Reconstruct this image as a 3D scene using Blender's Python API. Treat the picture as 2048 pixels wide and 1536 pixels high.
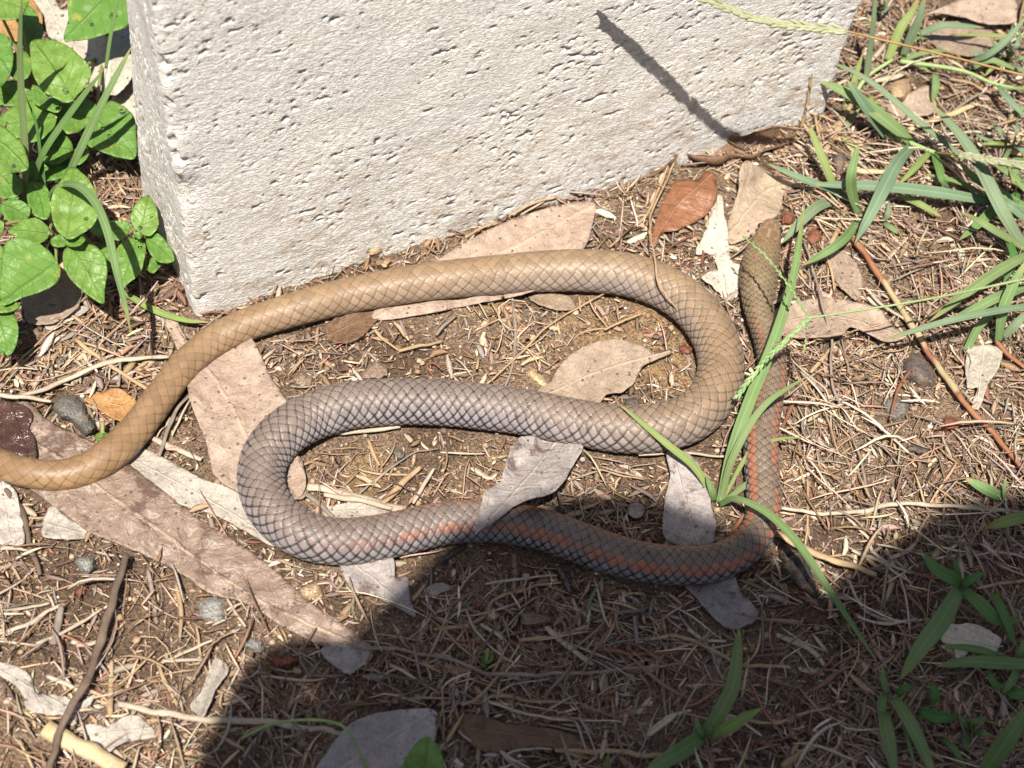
import bpy, bmesh, math, random
import numpy as np
from mathutils import Vector, Matrix
from mathutils.geometry import delaunay_2d_cdt

for o in list(bpy.data.objects):
    bpy.data.objects.remove(o)
scene = bpy.context.scene
COL = scene.collection
random.seed(7)
RNG = np.random.default_rng(11)

# ------------------------------------------------------------------ camera
FPX, DEP, ROLL, DIST = 3400.0, math.radians(54.0), math.radians(6.2), 0.56
_f = np.array([0.0, math.cos(DEP), -math.sin(DEP)])
_r0 = np.array([1.0, 0.0, 0.0]); _u0 = np.array([0.0, math.sin(DEP), math.cos(DEP)])
_r = math.cos(ROLL)*_r0 + math.sin(ROLL)*_u0
_u = math.cos(ROLL)*_u0 - math.sin(ROLL)*_r0
CAM = -DIST*_f
cam_d = bpy.data.cameras.new('camera'); cam = bpy.data.objects.new('camera', cam_d)
COL.objects.link(cam)
cam.matrix_world = Matrix(((_r[0], _u[0], -_f[0], CAM[0]), (_r[1], _u[1], -_f[1], CAM[1]),
                           (_r[2], _u[2], -_f[2], CAM[2]), (0, 0, 0, 1)))
cam_d.sensor_width = 36.0; cam_d.lens = FPX/2048*36.0
cam_d.clip_start = 0.02; cam_d.clip_end = 200.0
cam_d.dof.use_dof = True; cam_d.dof.focus_distance = DIST*0.985; cam_d.dof.aperture_fstop = 16.0
scene.camera = cam

def ray(x, y):
    d = _f + (x-1024)/FPX*_r - (y-768)/FPX*_u
    return d/np.linalg.norm(d)

# ------------------------------------------------------------------ light
SUN_RAY = ray(1065, 1525)                     # direction the sunlight travels
TO_SUN = -SUN_RAY
SUN_EL = math.asin(TO_SUN[2])
world = bpy.data.worlds.new('World'); scene.world = world; world.use_nodes = True
wn = world.node_tree.nodes; wl = world.node_tree.links
bg = wn['Background']
sky = wn.new('ShaderNodeTexSky'); sky.sky_type = 'NISHITA'; sky.sun_disc = False
sky.dust_density = 2.0; sky.ozone_density = 0.7; sky.sun_elevation = SUN_EL; sky.sun_rotation = math.atan2(TO_SUN[0], TO_SUN[1])
wl.new(sky.outputs[0], bg.inputs[0]); bg.inputs[1].default_value = 0.05
sd = bpy.data.lights.new('sun', 'SUN'); sun = bpy.data.objects.new('sun', sd); COL.objects.link(sun)
sd.energy = 4.6; sd.angle = math.radians(0.53); sd.color = (1.0, 0.955, 0.885)
sun.rotation_euler = Vector(SUN_RAY).to_track_quat('-Z', 'Y').to_euler()
sun.location = (0, -1, 3)
vs = scene.view_settings
vs.view_transform = 'Standard'; vs.look = 'None'; vs.gamma = 1.0; vs.use_curve_mapping = False
vs.exposure = 1.02

# ------------------------------------------------------------------ noise, ground height, projection
_PERM = np.random.default_rng(3).random(65536).astype(np.float64)
def vnoise(x, y, z=None, seed=0):
    """value noise -1..1 in 2 or 3 dimensions"""
    x = np.asarray(x, float); y = np.asarray(y, float)
    def h(i, j, k):
        return _PERM[(i*7919 + j*104729 + k*15485863 + seed*6271) & 65535]
    xi = np.floor(x).astype(np.int64); yi = np.floor(y).astype(np.int64)
    fx = x-xi; fy = y-yi
    fx = fx*fx*fx*(fx*(fx*6-15)+10); fy = fy*fy*fy*(fy*(fy*6-15)+10)
    def lay(k):
        a = h(xi, yi, k); b = h(xi+1, yi, k); c = h(xi, yi+1, k); d = h(xi+1, yi+1, k)
        return (a*(1-fx)+b*fx)*(1-fy) + (c*(1-fx)+d*fx)*fy
    if z is None:
        return lay(0)*2-1
    z = np.asarray(z, float); zi = np.floor(z).astype(np.int64); fz = z-zi
    fz = fz*fz*fz*(fz*(fz*6-15)+10)
    return (lay(zi)*(1-fz)+lay(zi+1)*fz)*2-1
def fbm(x, y, z=None, oct=4, seed=0):
    s = 0; a = 1.0; t = 0
    for o in range(oct):
        s = s + a*vnoise(np.asarray(x)*2**o, np.asarray(y)*2**o, None if z is None else np.asarray(z)*2**o, seed+o*17)
        t += a; a *= 0.5
    return s/t
def sstep(a, b, x):
    t = np.clip((x-a)/(b-a), 0, 1); return t*t*(3-2*t)
def gh0(x, y):                                    # broad ground relief in metres
    return 0.0016*vnoise(np.asarray(x)*22, np.asarray(y)*22, seed=5) + 0.0008*vnoise(np.asarray(x)*70, np.asarray(y)*70, seed=6)
def pix(x, y, z=0.0):
    """photograph position (2048 px frame) -> world point(s) at height z"""
    x = np.atleast_1d(np.asarray(x, float)); y = np.atleast_1d(np.asarray(y, float))
    d = _f[None, :] + ((x.ravel()-1024)/FPX)[:, None]*_r[None, :] - ((y.ravel()-768)/FPX)[:, None]*_u[None, :]
    t = (np.broadcast_to(np.asarray(z, float), x.shape).ravel()-CAM[2])/d[:, 2]
    return CAM[None, :] + d*t[:, None]
def on_ground(x, y, h=0.0):
    p = pix(x, y, h)
    for _ in range(2):
        p = pix(x, y, gh0(p[:, 0], p[:, 1]) + h)
    return p
MPP = DIST/FPX                                     # metres per photograph pixel near the centre
FR = dict(P=(0, 0, 1), A=(0, 0, 2.926), B=(650, 0, 2.926), C=(1300, 0, 2.738), D=(0, 500, 2.926),
          E=(650, 480, 2.926), F=(1300, 420, 2.738), G=(0, 980, 2.763), H=(650, 980, 2.763),
          I=(1300, 960, 2.667), J=(450, 740, 5.12), K=(900, 950, 5.12), L=(1650, 0, 5.12), M=(1648, 250, 5.12), N=(0, 230, 5.69), O=(0, 0, 6.02))
def fr(f, pts):
    ox, oy, s = FR[f]
    return [(ox+p[0]/s, oy+p[1]/s) + tuple(p[2:]) for p in pts]
def catmull(P, n, closed=False):
    P = np.asarray(P, float); m = len(P)
    if closed:
        Q = np.vstack([P[-1], P, P[0], P[1]])
        segs = m
    else:
        Q = np.vstack([2*P[0]-P[1], P, 2*P[-1]-P[-2]]); segs = m-1
    u = np.linspace(0, segs, n, endpoint=not closed)
    i = np.minimum(u.astype(int), segs-1); t = (u-i)[:, None]
    p0, p1, p2, p3 = Q[i], Q[i+1], Q[i+2], Q[i+3]
    return 0.5*((2*p1)+(-p0+p2)*t+(2*p0-5*p1+4*p2-p3)*t**2+(-p0+3*p1-3*p2+p3)*t**3)
def resample(P, step):
    P = np.asarray(P, float)
    d = np.r_[0, np.cumsum(np.linalg.norm(np.diff(P[:, :2], axis=0), axis=1))]
    n = max(3, int(d[-1]/step)+1); t = np.linspace(0, d[-1], n)
    return np.stack([np.interp(t, d, P[:, k]) for k in range(P.shape[1])], 1)

# ------------------------------------------------------------------ object helpers
def tag(o, label=None, cat=None, group=None, kind=None):
    if label: o['label'] = label
    if cat: o['category'] = cat
    if group: o['group'] = group
    if kind: o['kind'] = kind
    return o
def empty(name, loc):
    o = bpy.data.objects.new(name, None); o.empty_display_size = 0.01; COL.objects.link(o)
    o.location = [float(c) for c in loc]
    return o
def make_obj(name, V, F, mat, parent=None, origin=None, smooth=True, uv=None, col=None, solid=0.0):
    V = np.asarray(V, float)
    if parent is not None:
        org = np.array(parent['_org']) if '_org' in parent else np.array(parent.location)
    elif origin is not None:
        org = np.asarray(origin, float)
    else:
        org = np.array([(V[:, 0].min()+V[:, 0].max())/2, (V[:, 1].min()+V[:, 1].max())/2, V[:, 2].min()])
    me = bpy.data.meshes.new(name)
    W = V-org
    if isinstance(F, np.ndarray):
        k = F.shape[1]; n = len(F)
        me.vertices.add(len(W)); me.vertices.foreach_set('co', W.astype(np.float32).ravel())
        me.loops.add(n*k); me.loops.foreach_set('vertex_index', F.astype(np.int32).ravel())
        me.polygons.add(n); me.polygons.foreach_set('loop_start', np.arange(0, n*k, k, dtype=np.int32))
        me.update(calc_edges=True)
    else:
        me.from_pydata(W.tolist(), [], [list(map(int, f)) for f in F]); me.update()
    if smooth:
        me.polygons.foreach_set('use_smooth', np.ones(len(me.polygons), bool))
    if uv is not None:
        l = me.uv_layers.new(name='UVMap'); idx = np.zeros(len(me.loops), np.int32)
        me.loops.foreach_get('vertex_index', idx)
        l.data.foreach_set('uv', np.asarray(uv, np.float32)[idx].ravel())
    if col is not None:
        a = me.color_attributes.new('Col', 'FLOAT_COLOR', 'POINT')
        c = np.ones((len(W), 4), np.float32); c[:, :3] = col
        a.data.foreach_set('color', c.ravel())
    me.materials.append(mat)
    o = bpy.data.objects.new(name, me); COL.objects.link(o)
    if parent is not None:
        o.parent = parent
        o['_org'] = [float(c) for c in org]
    else:
        o.location = org
        o['_org'] = [float(c) for c in org]
    if solid:
        m = o.modifiers.new('thickness', 'SOLIDIFY'); m.thickness = solid; m.offset = 0
    return o
def tube(P, R, n=8, flat=1.0, cap=True):
    """tapered tube round a polyline; flat < 1 squashes it vertically"""
    P = np.asarray(P, float); m = len(P); R = np.broadcast_to(np.asarray(R, float), (m,))
    T = np.gradient(P, axis=0); T /= np.linalg.norm(T, axis=1)[:, None]+1e-12
    up = np.array([0, 0, 1.0]); S = np.cross(T, up)
    bad = np.linalg.norm(S, axis=1) < 0.2
    S[bad] = np.cross(T[bad], np.array([0, 1.0, 0])); S /= np.linalg.norm(S, axis=1)[:, None]
    N = np.cross(S, T)
    a = np.linspace(0, 2*math.pi, n, endpoint=False)
    V = P[:, None, :] + R[:, None, None]*(np.cos(a)[None, :, None]*S[:, None, :] + flat*np.sin(a)[None, :, None]*N[:, None, :])
    V = V.reshape(-1, 3); F = []
    for i in range(m-1):
        for j in range(n):
            F.append((i*n+j, i*n+(j+1) % n, (i+1)*n+(j+1) % n, (i+1)*n+j))
    if cap:
        F.append(tuple(range(n-1, -1, -1))); F.append(tuple(range((m-1)*n, m*n)))
    return V, F

# ------------------------------------------------------------------ materials
def new_mat(name):
    m = bpy.data.materials.new(name); m.use_nodes = True
    nt = m.node_tree
    return m, nt, nt.nodes['Principled BSDF']
class NB:
    """small node builder"""
    def __init__(s, nt): s.nt = nt; s.n = nt.nodes; s.l = nt.links
    def new(s, t, **k):
        n = s.n.new(t)
        for a, b in k.items(): setattr(n, a, b)
        return n
    def put(s, sock, v):
        if hasattr(v, 'is_linked') or hasattr(v, 'links'): s.l.new(v, sock)
        elif isinstance(v, tuple) and len(v) == 3 and len(sock.default_value) == 4: sock.default_value = (*v, 1)
        else: sock.default_value = v
    def math(s, op, a, b=0.0, c=None, clamp=False):
        n = s.new('ShaderNodeMath', operation=op, use_clamp=clamp); s.put(n.inputs[0], a); s.put(n.inputs[1], b)
        if c is not None: s.put(n.inputs[2], c)
        return n.outputs[0]
    def mix(s, f, a, b, mode='MIX'):
        n = s.new('ShaderNodeMix', data_type='RGBA', blend_type=mode); s.put(n.inputs[0], f); s.put(n.inputs[6], a); s.put(n.inputs[7], b)
        return n.outputs[2]
    def noise(s, scale, detail=4, rough=0.55, vec=None, dist=0.0, out=0):
        n = s.new('ShaderNodeTexNoise'); n.inputs['Scale'].default_value = scale; n.inputs['Detail'].default_value = detail
        n.inputs['Roughness'].default_value = rough; n.inputs['Distortion'].default_value = dist
        s.l.new(vec if vec is not None else s.pos(), n.inputs['Vector']); return n.outputs[out]
    def vor(s, scale, vec=None, feat='F1', out='Distance'):
        n = s.new('ShaderNodeTexVoronoi', feature=feat); n.inputs['Scale'].default_value = scale
        s.l.new(vec if vec is not None else s.pos(), n.inputs['Vector']); return n.outputs[out]
    def pos(s):
        if not hasattr(s, '_p'): s._p = s.new('ShaderNodeNewGeometry').outputs['Position']
        return s._p
    def ramp(s, f, lo, hi, a=0.0, b=1.0):
        n = s.new('ShaderNodeMapRange', interpolation_type='SMOOTHSTEP'); s.put(n.inputs[0], f)
        n.inputs[1].default_value = lo; n.inputs[2].default_value = hi; n.inputs[3].default_value = a; n.inputs[4].default_value = b
        return n.outputs[0]
    def bump(s, h, strength, dist, normal=None):
        n = s.new('ShaderNodeBump'); n.inputs['Strength'].default_value = strength; n.inputs['Distance'].default_value = dist
        s.l.new(h, n.inputs['Height'])
        if normal is not None: s.l.new(normal, n.inputs['Normal'])
        return n.outputs[0]

def mat_attr(name, rough=0.75, spec=0.3, grain=900, amount=0.25, bump=0.25, bdist=0.0003, transl=0.0):
    """colour carried by the pieces themselves, plus grain"""
    m, nt, b = new_mat(name); q = NB(nt)
    at = q.new('ShaderNodeAttribute', attribute_name='Col')
    f = q.noise(grain, 3)
    c = q.mix(1.0, at.outputs['Color'], q.mix(f, (1-amount,)*3, (1+amount,)*3), 'MULTIPLY')
    nt.links.new(c, b.inputs['Base Color']); b.inputs['Roughness'].default_value = rough
    b.inputs['Specular IOR Level'].default_value = spec
    nt.links.new(q.bump(f, bump, bdist), b.inputs['Normal'])
    return m
def mat_leaf(name, c1, c2, vein=None, speck=0.0, blotch=None, blot_amt=0.55, rough=0.62, veins=0.35, transl=0.0, spec=0.35, side=8.0, speck_scale=420, fine=0.35, vary=None):
    m, nt, b = new_mat(name); q = NB(nt)
    uvn = q.new('ShaderNodeUVMap', uv_map='UVMap'); sx = q.new('ShaderNodeSeparateXYZ'); q.l.new(uvn.outputs[0], sx.inputs[0])
    u, v = sx.outputs[0], sx.outputs[1]
    n1 = q.noise(70, 5, 0.6); n2 = q.noise(1100, 3, 0.65); n3 = q.noise(260, 5, 0.65)
    c = q.mix(q.ramp(n1, 0.3, 0.7), c1, c2)
    c = q.mix(q.ramp(n3, 0.38, 0.7, 0, 0.6), c, tuple(x*0.62 for x in c1))
    c = q.mix(1.0, c, q.mix(n2, (1-fine,)*3, (1+fine,)*3), 'MULTIPLY')
    rnd = q.new('ShaderNodeObjectInfo').outputs['Random']
    if vary is not None:
        c = q.mix(q.math('MULTIPLY', rnd, 0.75), c, vary)
        yb = q.noise(110, 4, 0.7); c = q.mix(q.math('MULTIPLY', q.ramp(yb, 0.58, 0.68), q.ramp(rnd, 0.4, 0.9, 0.15, 0.8)), c, (.36, .33, .07))
        hb = q.noise(330, 3, 0.6); c = q.mix(q.ramp(hb, 0.70, 0.74, 0, 0.85), c, (.20, .13, .05))
    else:
        c = q.mix(1.0, c, q.mix(rnd, (0.84, 0.82, 0.79), (1.12, 1.1, 1.1)), 'MULTIPLY')
    wob = q.math('MULTIPLY', q.math('SUBTRACT', n3, 0.5), 0.06)
    au = q.math('ABSOLUTE', q.math('ADD', q.math('SUBTRACT', u, 0.5), wob))      # 0 at the midrib, .5 at the edge
    mid = q.ramp(au, 0.008, 0.028, 1, 0)
    sv = q.math('ADD', q.math('MULTIPLY', v, side), q.math('ADD', q.math('MULTIPLY', au, -3.2), q.math('MULTIPLY', n3, 0.6)))
    fr_ = q.math('ABSOLUTE', q.math('SUBTRACT', q.math('FRACT', sv), 0.5))
    sv = q.ramp(fr_, 0.0, 0.06, 1, 0)
    vm = q.math('MAXIMUM', q.math('MULTIPLY', mid, 0.95), q.math('MULTIPLY', sv, 0.45))
    if vein is not None:
        c = q.mix(q.math('MULTIPLY', vm, veins*2, clamp=True), c, vein)
    if speck:
        d = q.vor(speck_scale); msk = q.noise(240, 3)
        d2 = q.vor(speck_scale*2.3)
        s1 = q.math('MULTIPLY', q.ramp(d, 0.14, 0.28, 1, 0), q.ramp(msk, 0.47, 0.56))
        s2 = q.math('MULTIPLY', q.ramp(d2, 0.15, 0.28, 1, 0), q.ramp(msk, 0.42, 0.55, 1, 0))
        c = q.mix(q.math('MULTIPLY', q.math('MAXIMUM', s1, q.math('MULTIPLY', s2, 0.6)), speck, clamp=True), c, (0.05, 0.04, 0.035))
    if blotch is not None:
        nb = q.noise(95, 5, 0.65)
        bl = q.ramp(nb, blot_amt, blot_amt+0.07, 0, 0.85)
        c = q.mix(bl, c, blotch)
    nt.links.new(c, b.inputs['Base Color']); b.inputs['Roughness'].default_value = rough; b.inputs['Specular IOR Level'].default_value = spec
    wr = q.noise(130, 4, 0.6, dist=0.6)
    hsum = q.math('ADD', q.math('MULTIPLY', wr, 0.0 if vary is not None else 3.2), q.math('MULTIPLY', vm, 0.6))
    hsum = q.math('ADD', hsum, q.math('ADD', q.math('MULTIPLY', n3, 0.8), q.math('MULTIPLY', n2, 0.35)))
    nt.links.new(q.bump(hsum, 0.7, 0.0009), b.inputs['Normal'])
    if transl:
        out = nt.nodes['Material Output']; tr = q.new('ShaderNodeBsdfTranslucent'); ms = q.new('ShaderNodeMixShader')
        nt.links.new(q.mix(1.0, c, (1.15, 1.1, 0.5), 'MULTIPLY'), tr.inputs[0]); ms.inputs[0].default_value = transl
        nt.links.new(b.outputs[0], ms.inputs[1]); nt.links.new(tr.outputs[0], ms.inputs[2]); nt.links.new(ms.outputs[0], out.inputs[0])
    return m
def mat_twig(name, c1, c2, band=None, rough=0.7, scale=500):
    m, nt, b = new_mat(name); q = NB(nt)
    n1 = q.noise(120, 4); n2 = q.noise(scale*2, 3)
    c = q.mix(q.ramp(n1, 0.35, 0.65), c1, c2)
    c = q.mix(1.0, c, q.mix(n2, (0.68,)*3, (1.3,)*3), 'MULTIPLY')
    if band is not None:
        nb = q.noise(45, 2); c = q.mix(q.ramp(nb, 0.5, 0.56), c, band)
    nt.links.new(c, b.inputs['Base Color']); b.inputs['Roughness'].default_value = rough; b.inputs['Specular IOR Level'].default_value = 0.3
    nt.links.new(q.bump(n2, 0.5, 0.0004), b.inputs['Normal'])
    return m
def mat_stone(name, c1, c2, rough=0.7, spec=0.3):
    m, nt, b = new_mat(name); q = NB(nt)
    n1 = q.noise(200, 5, 0.65); n2 = q.noise(1500, 4, 0.65)
    c = q.mix(q.ramp(n1, 0.35, 0.65), c1, c2)
    c = q.mix(1.0, c, q.mix(q.ramp(n2, 0.3, 0.7), (0.5,)*3, (1.5,)*3), 'MULTIPLY')
    c = q.mix(q.ramp(q.noise(320, 4, 0.7), 0.5, 0.66, 0, 0.7), c, (0.25, 0.165, 0.10))
    nt.links.new(c, b.inputs['Base Color']); b.inputs['Roughness'].default_value = rough; b.inputs['Specular IOR Level'].default_value = spec
    nt.links.new(q.bump(q.math('ADD', n1, n2), 0.9, 0.0010), b.inputs['Normal'])
    return m
def mat_blade(name, c1, c2, tip, transl=0.3):
    m, nt, b = new_mat(name); q = NB(nt)
    uvn = q.new('ShaderNodeUVMap', uv_map='UVMap'); sx = q.new('ShaderNodeSeparateXYZ'); q.l.new(uvn.outputs[0], sx.inputs[0])
    u, v = sx.outputs[0], sx.outputs[1]
    n1 = q.noise(60, 3); n2 = q.noise(900, 2)
    c = q.mix(q.ramp(n1, 0.3, 0.7), c1, c2)
    ln = q.math('ABSOLUTE', q.math('SINE', q.math('MULTIPLY', u, 34.0)))
    c = q.mix(q.ramp(ln, 0.0, 0.5, 0.35, 0), c, tuple(x*1.35 for x in c2))
    mid = q.ramp(q.math('ABSOLUTE', q.math('SUBTRACT', u, 0.5)), 0.03, 0.08, 0.4, 0)
    c = q.mix(mid, c, tuple(min(1, x*1.6) for x in c2))
    c = q.mix(q.ramp(q.math('ADD', v, q.math('MULTIPLY', n1, 0.45)), 1.04, 1.2), c, tip)
    c = q.mix(q.ramp(n2, 0.66, 0.78, 0, 0.4), c, (0.36, 0.36, 0.18))
    rnd = q.new('ShaderNodeObjectInfo').outputs['Random']
    c = q.mix(q.math('MULTIPLY', rnd, 0.35), c, (0.26, 0.25, 0.12))
    c = q.mix(q.math('MULTIPLY', q.ramp(q.noise(210, 4, 0.65), 0.62, 0.72), 0.55), c, (0.33, 0.26, 0.13))
    nt.links.new(c, b.inputs['Base Color']); b.inputs['Roughness'].default_value = 0.6; b.inputs['Specular IOR Level'].default_value = 0.28
    nt.links.new(q.bump(ln, 0.35, 0.0002), b.inputs['Normal'])
    out = nt.nodes['Material Output']; tr = q.new('ShaderNodeBsdfTranslucent'); ms = q.new('ShaderNodeMixShader')
    nt.links.new(q.mix(1.0, c, (1.3, 1.25, 0.45), 'MULTIPLY'), tr.inputs[0]); ms.inputs[0].default_value = transl
    nt.links.new(b.outputs[0], ms.inputs[1]); nt.links.new(tr.outputs[0], ms.inputs[2]); nt.links.new(ms.outputs[0], out.inputs[0])
    return m

# ------------------------------------------------------------------ concrete block frame (needed by the litter mask)
BL_B = pix(393, 634, 0)[0]; BL_R = pix(1650, 236, 0)[0]; BL_K = pix(262, 388, 0)[0]
BX = BL_R-BL_B; BW = float(np.linalg.norm(BX)); BX = BX/BW
BY = np.array([-BX[1], BX[0], 0.0]); BD = float(abs(np.dot(BL_K-BL_B, BY)))+0.0; BH = 0.19
LEAN = math.radians(2.0)
BZ = np.array([0, 0, 1.0])*math.cos(LEAN) + BY*math.sin(LEAN)
BYL = BY*math.cos(LEAN) - np.array([0, 0, 1.0])*math.sin(LEAN)

# ------------------------------------------------------------------ ground
SAND = pix([1290, 1180, 1350, 740, 980], [660, 650, 760, 940, 600], [0]*5)[:, :2]
def axis(lo, hi, step, far):
    a = list(np.arange(lo, hi+step, step)); s = step; b = [a[-1]]
    while b[-1] < far:
        s *= 1.35; b.append(b[-1]+s)
    s = step; c = [a[0]]
    while c[-1] > -far:
        s *= 1.35; c.append(c[-1]-s)
    return np.array(c[:0:-1] + a + b[1:])
def build_ground():
    xs = axis(-0.23, 0.24, 0.0015, 40.0); ys = axis(-0.19, 0.27, 0.0015, 40.0)
    X, Y = np.meshgrid(xs, ys); x = X.ravel(); y = Y.ravel()
    z = gh0(x, y) + 0.0011*fbm(x*200, y*200, oct=3, seed=21) + 0.0007*vnoise(x*420, y*420, seed=24)
    rad = np.hypot(x, y); z = z*(1-sstep(0.35, 0.9, rad)) + sstep(0.5, 4.0, rad)*0.02*vnoise(x*0.35, y*0.35, seed=40)
    nx, ny = len(xs), len(ys); i = np.arange(nx*ny).reshape(ny, nx)
    F = np.stack([i[:-1, :-1], i[:-1, 1:], i[1:, 1:], i[1:, :-1]], -1).reshape(-1, 4)
    n = fbm(x*45, y*45, oct=4, seed=31)*0.5+0.5
    c1 = np.array([0.19, 0.122, 0.078]); c2 = np.array([0.37, 0.25, 0.165]); c3 = np.array([0.46, 0.30, 0.155])
    k = sstep(0.25, 0.75, n)[:, None]; fd = sstep(0.28, 0.5, rad)[:, None]; k = k*(1-fd)+0.5*fd; col = c1*(1-k)+c2*k
    s = np.zeros(len(x))
    for (sx, sy), r in zip(SAND, (0.020, 0.016, 0.014, 0.013, 0.012)):
        s = np.maximum(s, sstep(1.0, 0.25, np.hypot(x-sx, y-sy)/r + 0.45*fbm(x*90, y*90, oct=3, seed=33)))
    col = col*(1-s[:, None]) + c3*s[:, None]
    m, nt, b = new_mat('soil'); q = NB(nt)
    at = q.new('ShaderNodeAttribute', attribute_name='Col')
    f1 = q.noise(900, 5, 0.7); f2 = q.noise(2600, 3, 0.7); v = q.vor(1500)
    c = q.mix(1.0, at.outputs['Color'], q.mix(q.ramp(f1, 0.3, 0.7), (0.3,)*3, (1.6,)*3), 'MULTIPLY')
    c = q.mix(q.ramp(f2, 0.6, 0.7, 0, 0.5), c, (0.5, 0.38, 0.25))
    nt.links.new(c, b.inputs['Base Color']); b.inputs['Roughness'].default_value = 0.9; b.inputs['Specular IOR Level'].default_value = 0.2
    nt.links.new(q.bump(q.math('ADD', q.math('MULTIPLY', v, -0.6), q.math('ADD', f1, f2)), 1.0, 0.0018), b.inputs['Normal'])
    o = make_obj('ground', np.stack([x, y, z], 1), F, m, origin=(0, 0, 0), col=col)
    return tag(o, 'brown sandy soil under the leaf litter', 'soil', kind='structure')
build_ground()

# ------------------------------------------------------------------ concrete block
def build_block():
    r = 0.0035; bury = 0.012
    lo = np.array([0, 0, -bury]); hi = np.array([BW, BD, BH])
    def disp(p):
        x, y, z = p[:, 0], p[:, 1], p[:, 2]
        g = 0.0002*fbm(x*560, y*560, z*760, oct=3, seed=50) + 0.0003*vnoise(x*70, y*70, z*90, seed=53)
        pit = vnoise(x*420, y*420, z*820, seed=60)*0.62 + vnoise(x*900, y*900, z*1300, seed=61)*0.38 + 0.32*vnoise(x*45, y*45, z*60, seed=62)
        g = g + 0.0011*sstep(0.46, 0.9, pit)
        big = vnoise(x*120, y*120, z*300, seed=66)*0.62+vnoise(x*430, y*430, z*760, seed=67)*0.5
        g = g + 0.0020*sstep(0.72, 1.0, big)
        ex = np.minimum(x, hi[0]-x); ed = np.exp(-(np.hypot(np.maximum(ex, 0), np.maximum(y, 0))/0.004)**2)      # chipped arrises
        g = g + ed*(0.0013*np.maximum(0, vnoise(x*190, y*190, z*190, seed=70)) + 0.0026*sstep(0.35, 0.8, vnoise(x*90, y*90, z*130, seed=71)*0.7+0.4*vnoise(x*300, y*300, z*420, seed=72)))
        cn = np.exp(-(np.linalg.norm(p-np.array([0.002, 0, 0.057]), axis=1)/0.006)**2)                         # tan chip on the arris
        return g + 0.002*cn
    Vs, Fs, off = [], [], 0
    def face(ax, val, r1, r2, n1, n2, flip):
        nonlocal off
        a1, a2 = [a for a in range(3) if a != ax]
        g1, g2 = np.meshgrid(np.linspace(*r1, n1), np.linspace(*r2, n2))
        p = np.zeros((n1*n2, 3)); p[:, ax] = val; p[:, a1] = g1.ravel(); p[:, a2] = g2.ravel()
        qn = np.clip(p, lo+r, hi-r); n = p-qn; ln = np.linalg.norm(n, axis=1)[:, None]
        n = n/ln
        w = qn + n*(r-disp(p))[:, None]
        i = np.arange(n1*n2).reshape(n2, n1)+off
        f = np.stack([i[:-1, :-1], i[:-1, 1:], i[1:, 1:], i[1:, :-1]], -1).reshape(-1, 4)
        if flip: f = f[:, ::-1]
        Vs.append(w); Fs.append(f); off += n1*n2
    res = 0.0006
    nx, ny, nz = int(BW/res), int(BD/res), int((BH+bury)/res)
    face(1, lo[1], (lo[0], hi[0]), (lo[2], hi[2]), nx, nz, False)
    face(0, lo[0], (lo[1], hi[1]), (lo[2], hi[2]), ny, nz, True)
    face(0, hi[0], (lo[1], hi[1]), (lo[2], hi[2]), 30, 60, False)
    face(1, hi[1], (lo[0], hi[0]), (lo[2], hi[2]), 60, 60, True)
    face(2, hi[2], (lo[0], hi[0]), (lo[1], hi[1]), 90, 40, False)
    p = np.vstack(Vs); F = np.vstack(Fs)
    zz = np.maximum(p[:, 2], 0); p[:, 0] = p[:, 0] + 0.075*zz*(p[:, 1]/BD)*(1-p[:, 0]/BW) + 0.075*zz*np.clip(p[:, 0]/BW, 0, 1)   # the casting widens toward its top
    W = BL_B + p[:, :1]*BX + p[:, 1:2]*BYL + p[:, 2:3]*BZ
    m, nt, b = new_mat('concrete'); q = NB(nt)
    tc = q.new('ShaderNodeTexCoord'); rot = q.new('ShaderNodeVectorRotate', rotation_type='Z_AXIS')
    rot.inputs['Angle'].default_value = -math.atan2(BX[1], BX[0]); q.l.new(tc.outputs['Object'], rot.inputs['Vector'])
    mp = q.new('ShaderNodeMapping'); mp.inputs['Scale'].default_value = (0.55, 0.55, 1.25); q.l.new(rot.outputs[0], mp.inputs['Vector'])
    vec = mp.outputs[0]
    n1 = q.noise(28, 5, 0.6, vec); n2 = q.noise(1250, 3, 0.65, vec); n3 = q.noise(3600, 2, 0.6, vec); n4 = q.noise(420, 4, 0.65, vec)
    c = q.mix(q.ramp(n1, 0.3, 0.7), (0.71, 0.67, 0.60), (0.65, 0.62, 0.58))
    c = q.mix(q.ramp(n4, 0.55, 0.75, 0, 0.4), c, (0.55, 0.48, 0.38))
    c = q.mix(1.0, c, q.mix(q.ramp(n2, 0.25, 0.75), (0.74,)*3, (1.2,)*3), 'MULTIPLY')
    sp = q.noise(620, 3, 0.6, vec); c = q.mix(q.ramp(sp, 0.68, 0.74, 0, 0.8), c, (0.22, 0.14, 0.08))
    sz = q.new('ShaderNodeSeparateXYZ'); q.l.new(tc.outputs['Object'], sz.inputs[0])
    st = q.math('MULTIPLY', q.ramp(sz.outputs[2], 0.006, 0.085, 1, 0), q.ramp(q.noise(210, 5, 0.7, vec), 0.47, 0.66))
    c = q.mix(q.math('MULTIPLY', st, 0.65), c, (0.36, 0.25, 0.15))                                # soil splashed on the foot
    nt.links.new(c, b.inputs['Base Color']); b.inputs['Roughness'].default_value = 0.92; b.inputs['Specular IOR Level'].default_value = 0.15
    hh = q.math('ADD', q.math('MULTIPLY', n2, 1.0), q.math('MULTIPLY', n3, 0.35))
    nt.links.new(q.bump(hh, 1.0, 0.0011), b.inputs['Normal'])
    org = BL_B + BX*BW/2 + BY*BD/2
    return tag(make_obj('concrete_block', W, F, m, origin=org),
               'pale grey rough concrete block with chipped corner standing behind the snake', 'block')
build_block()

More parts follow.
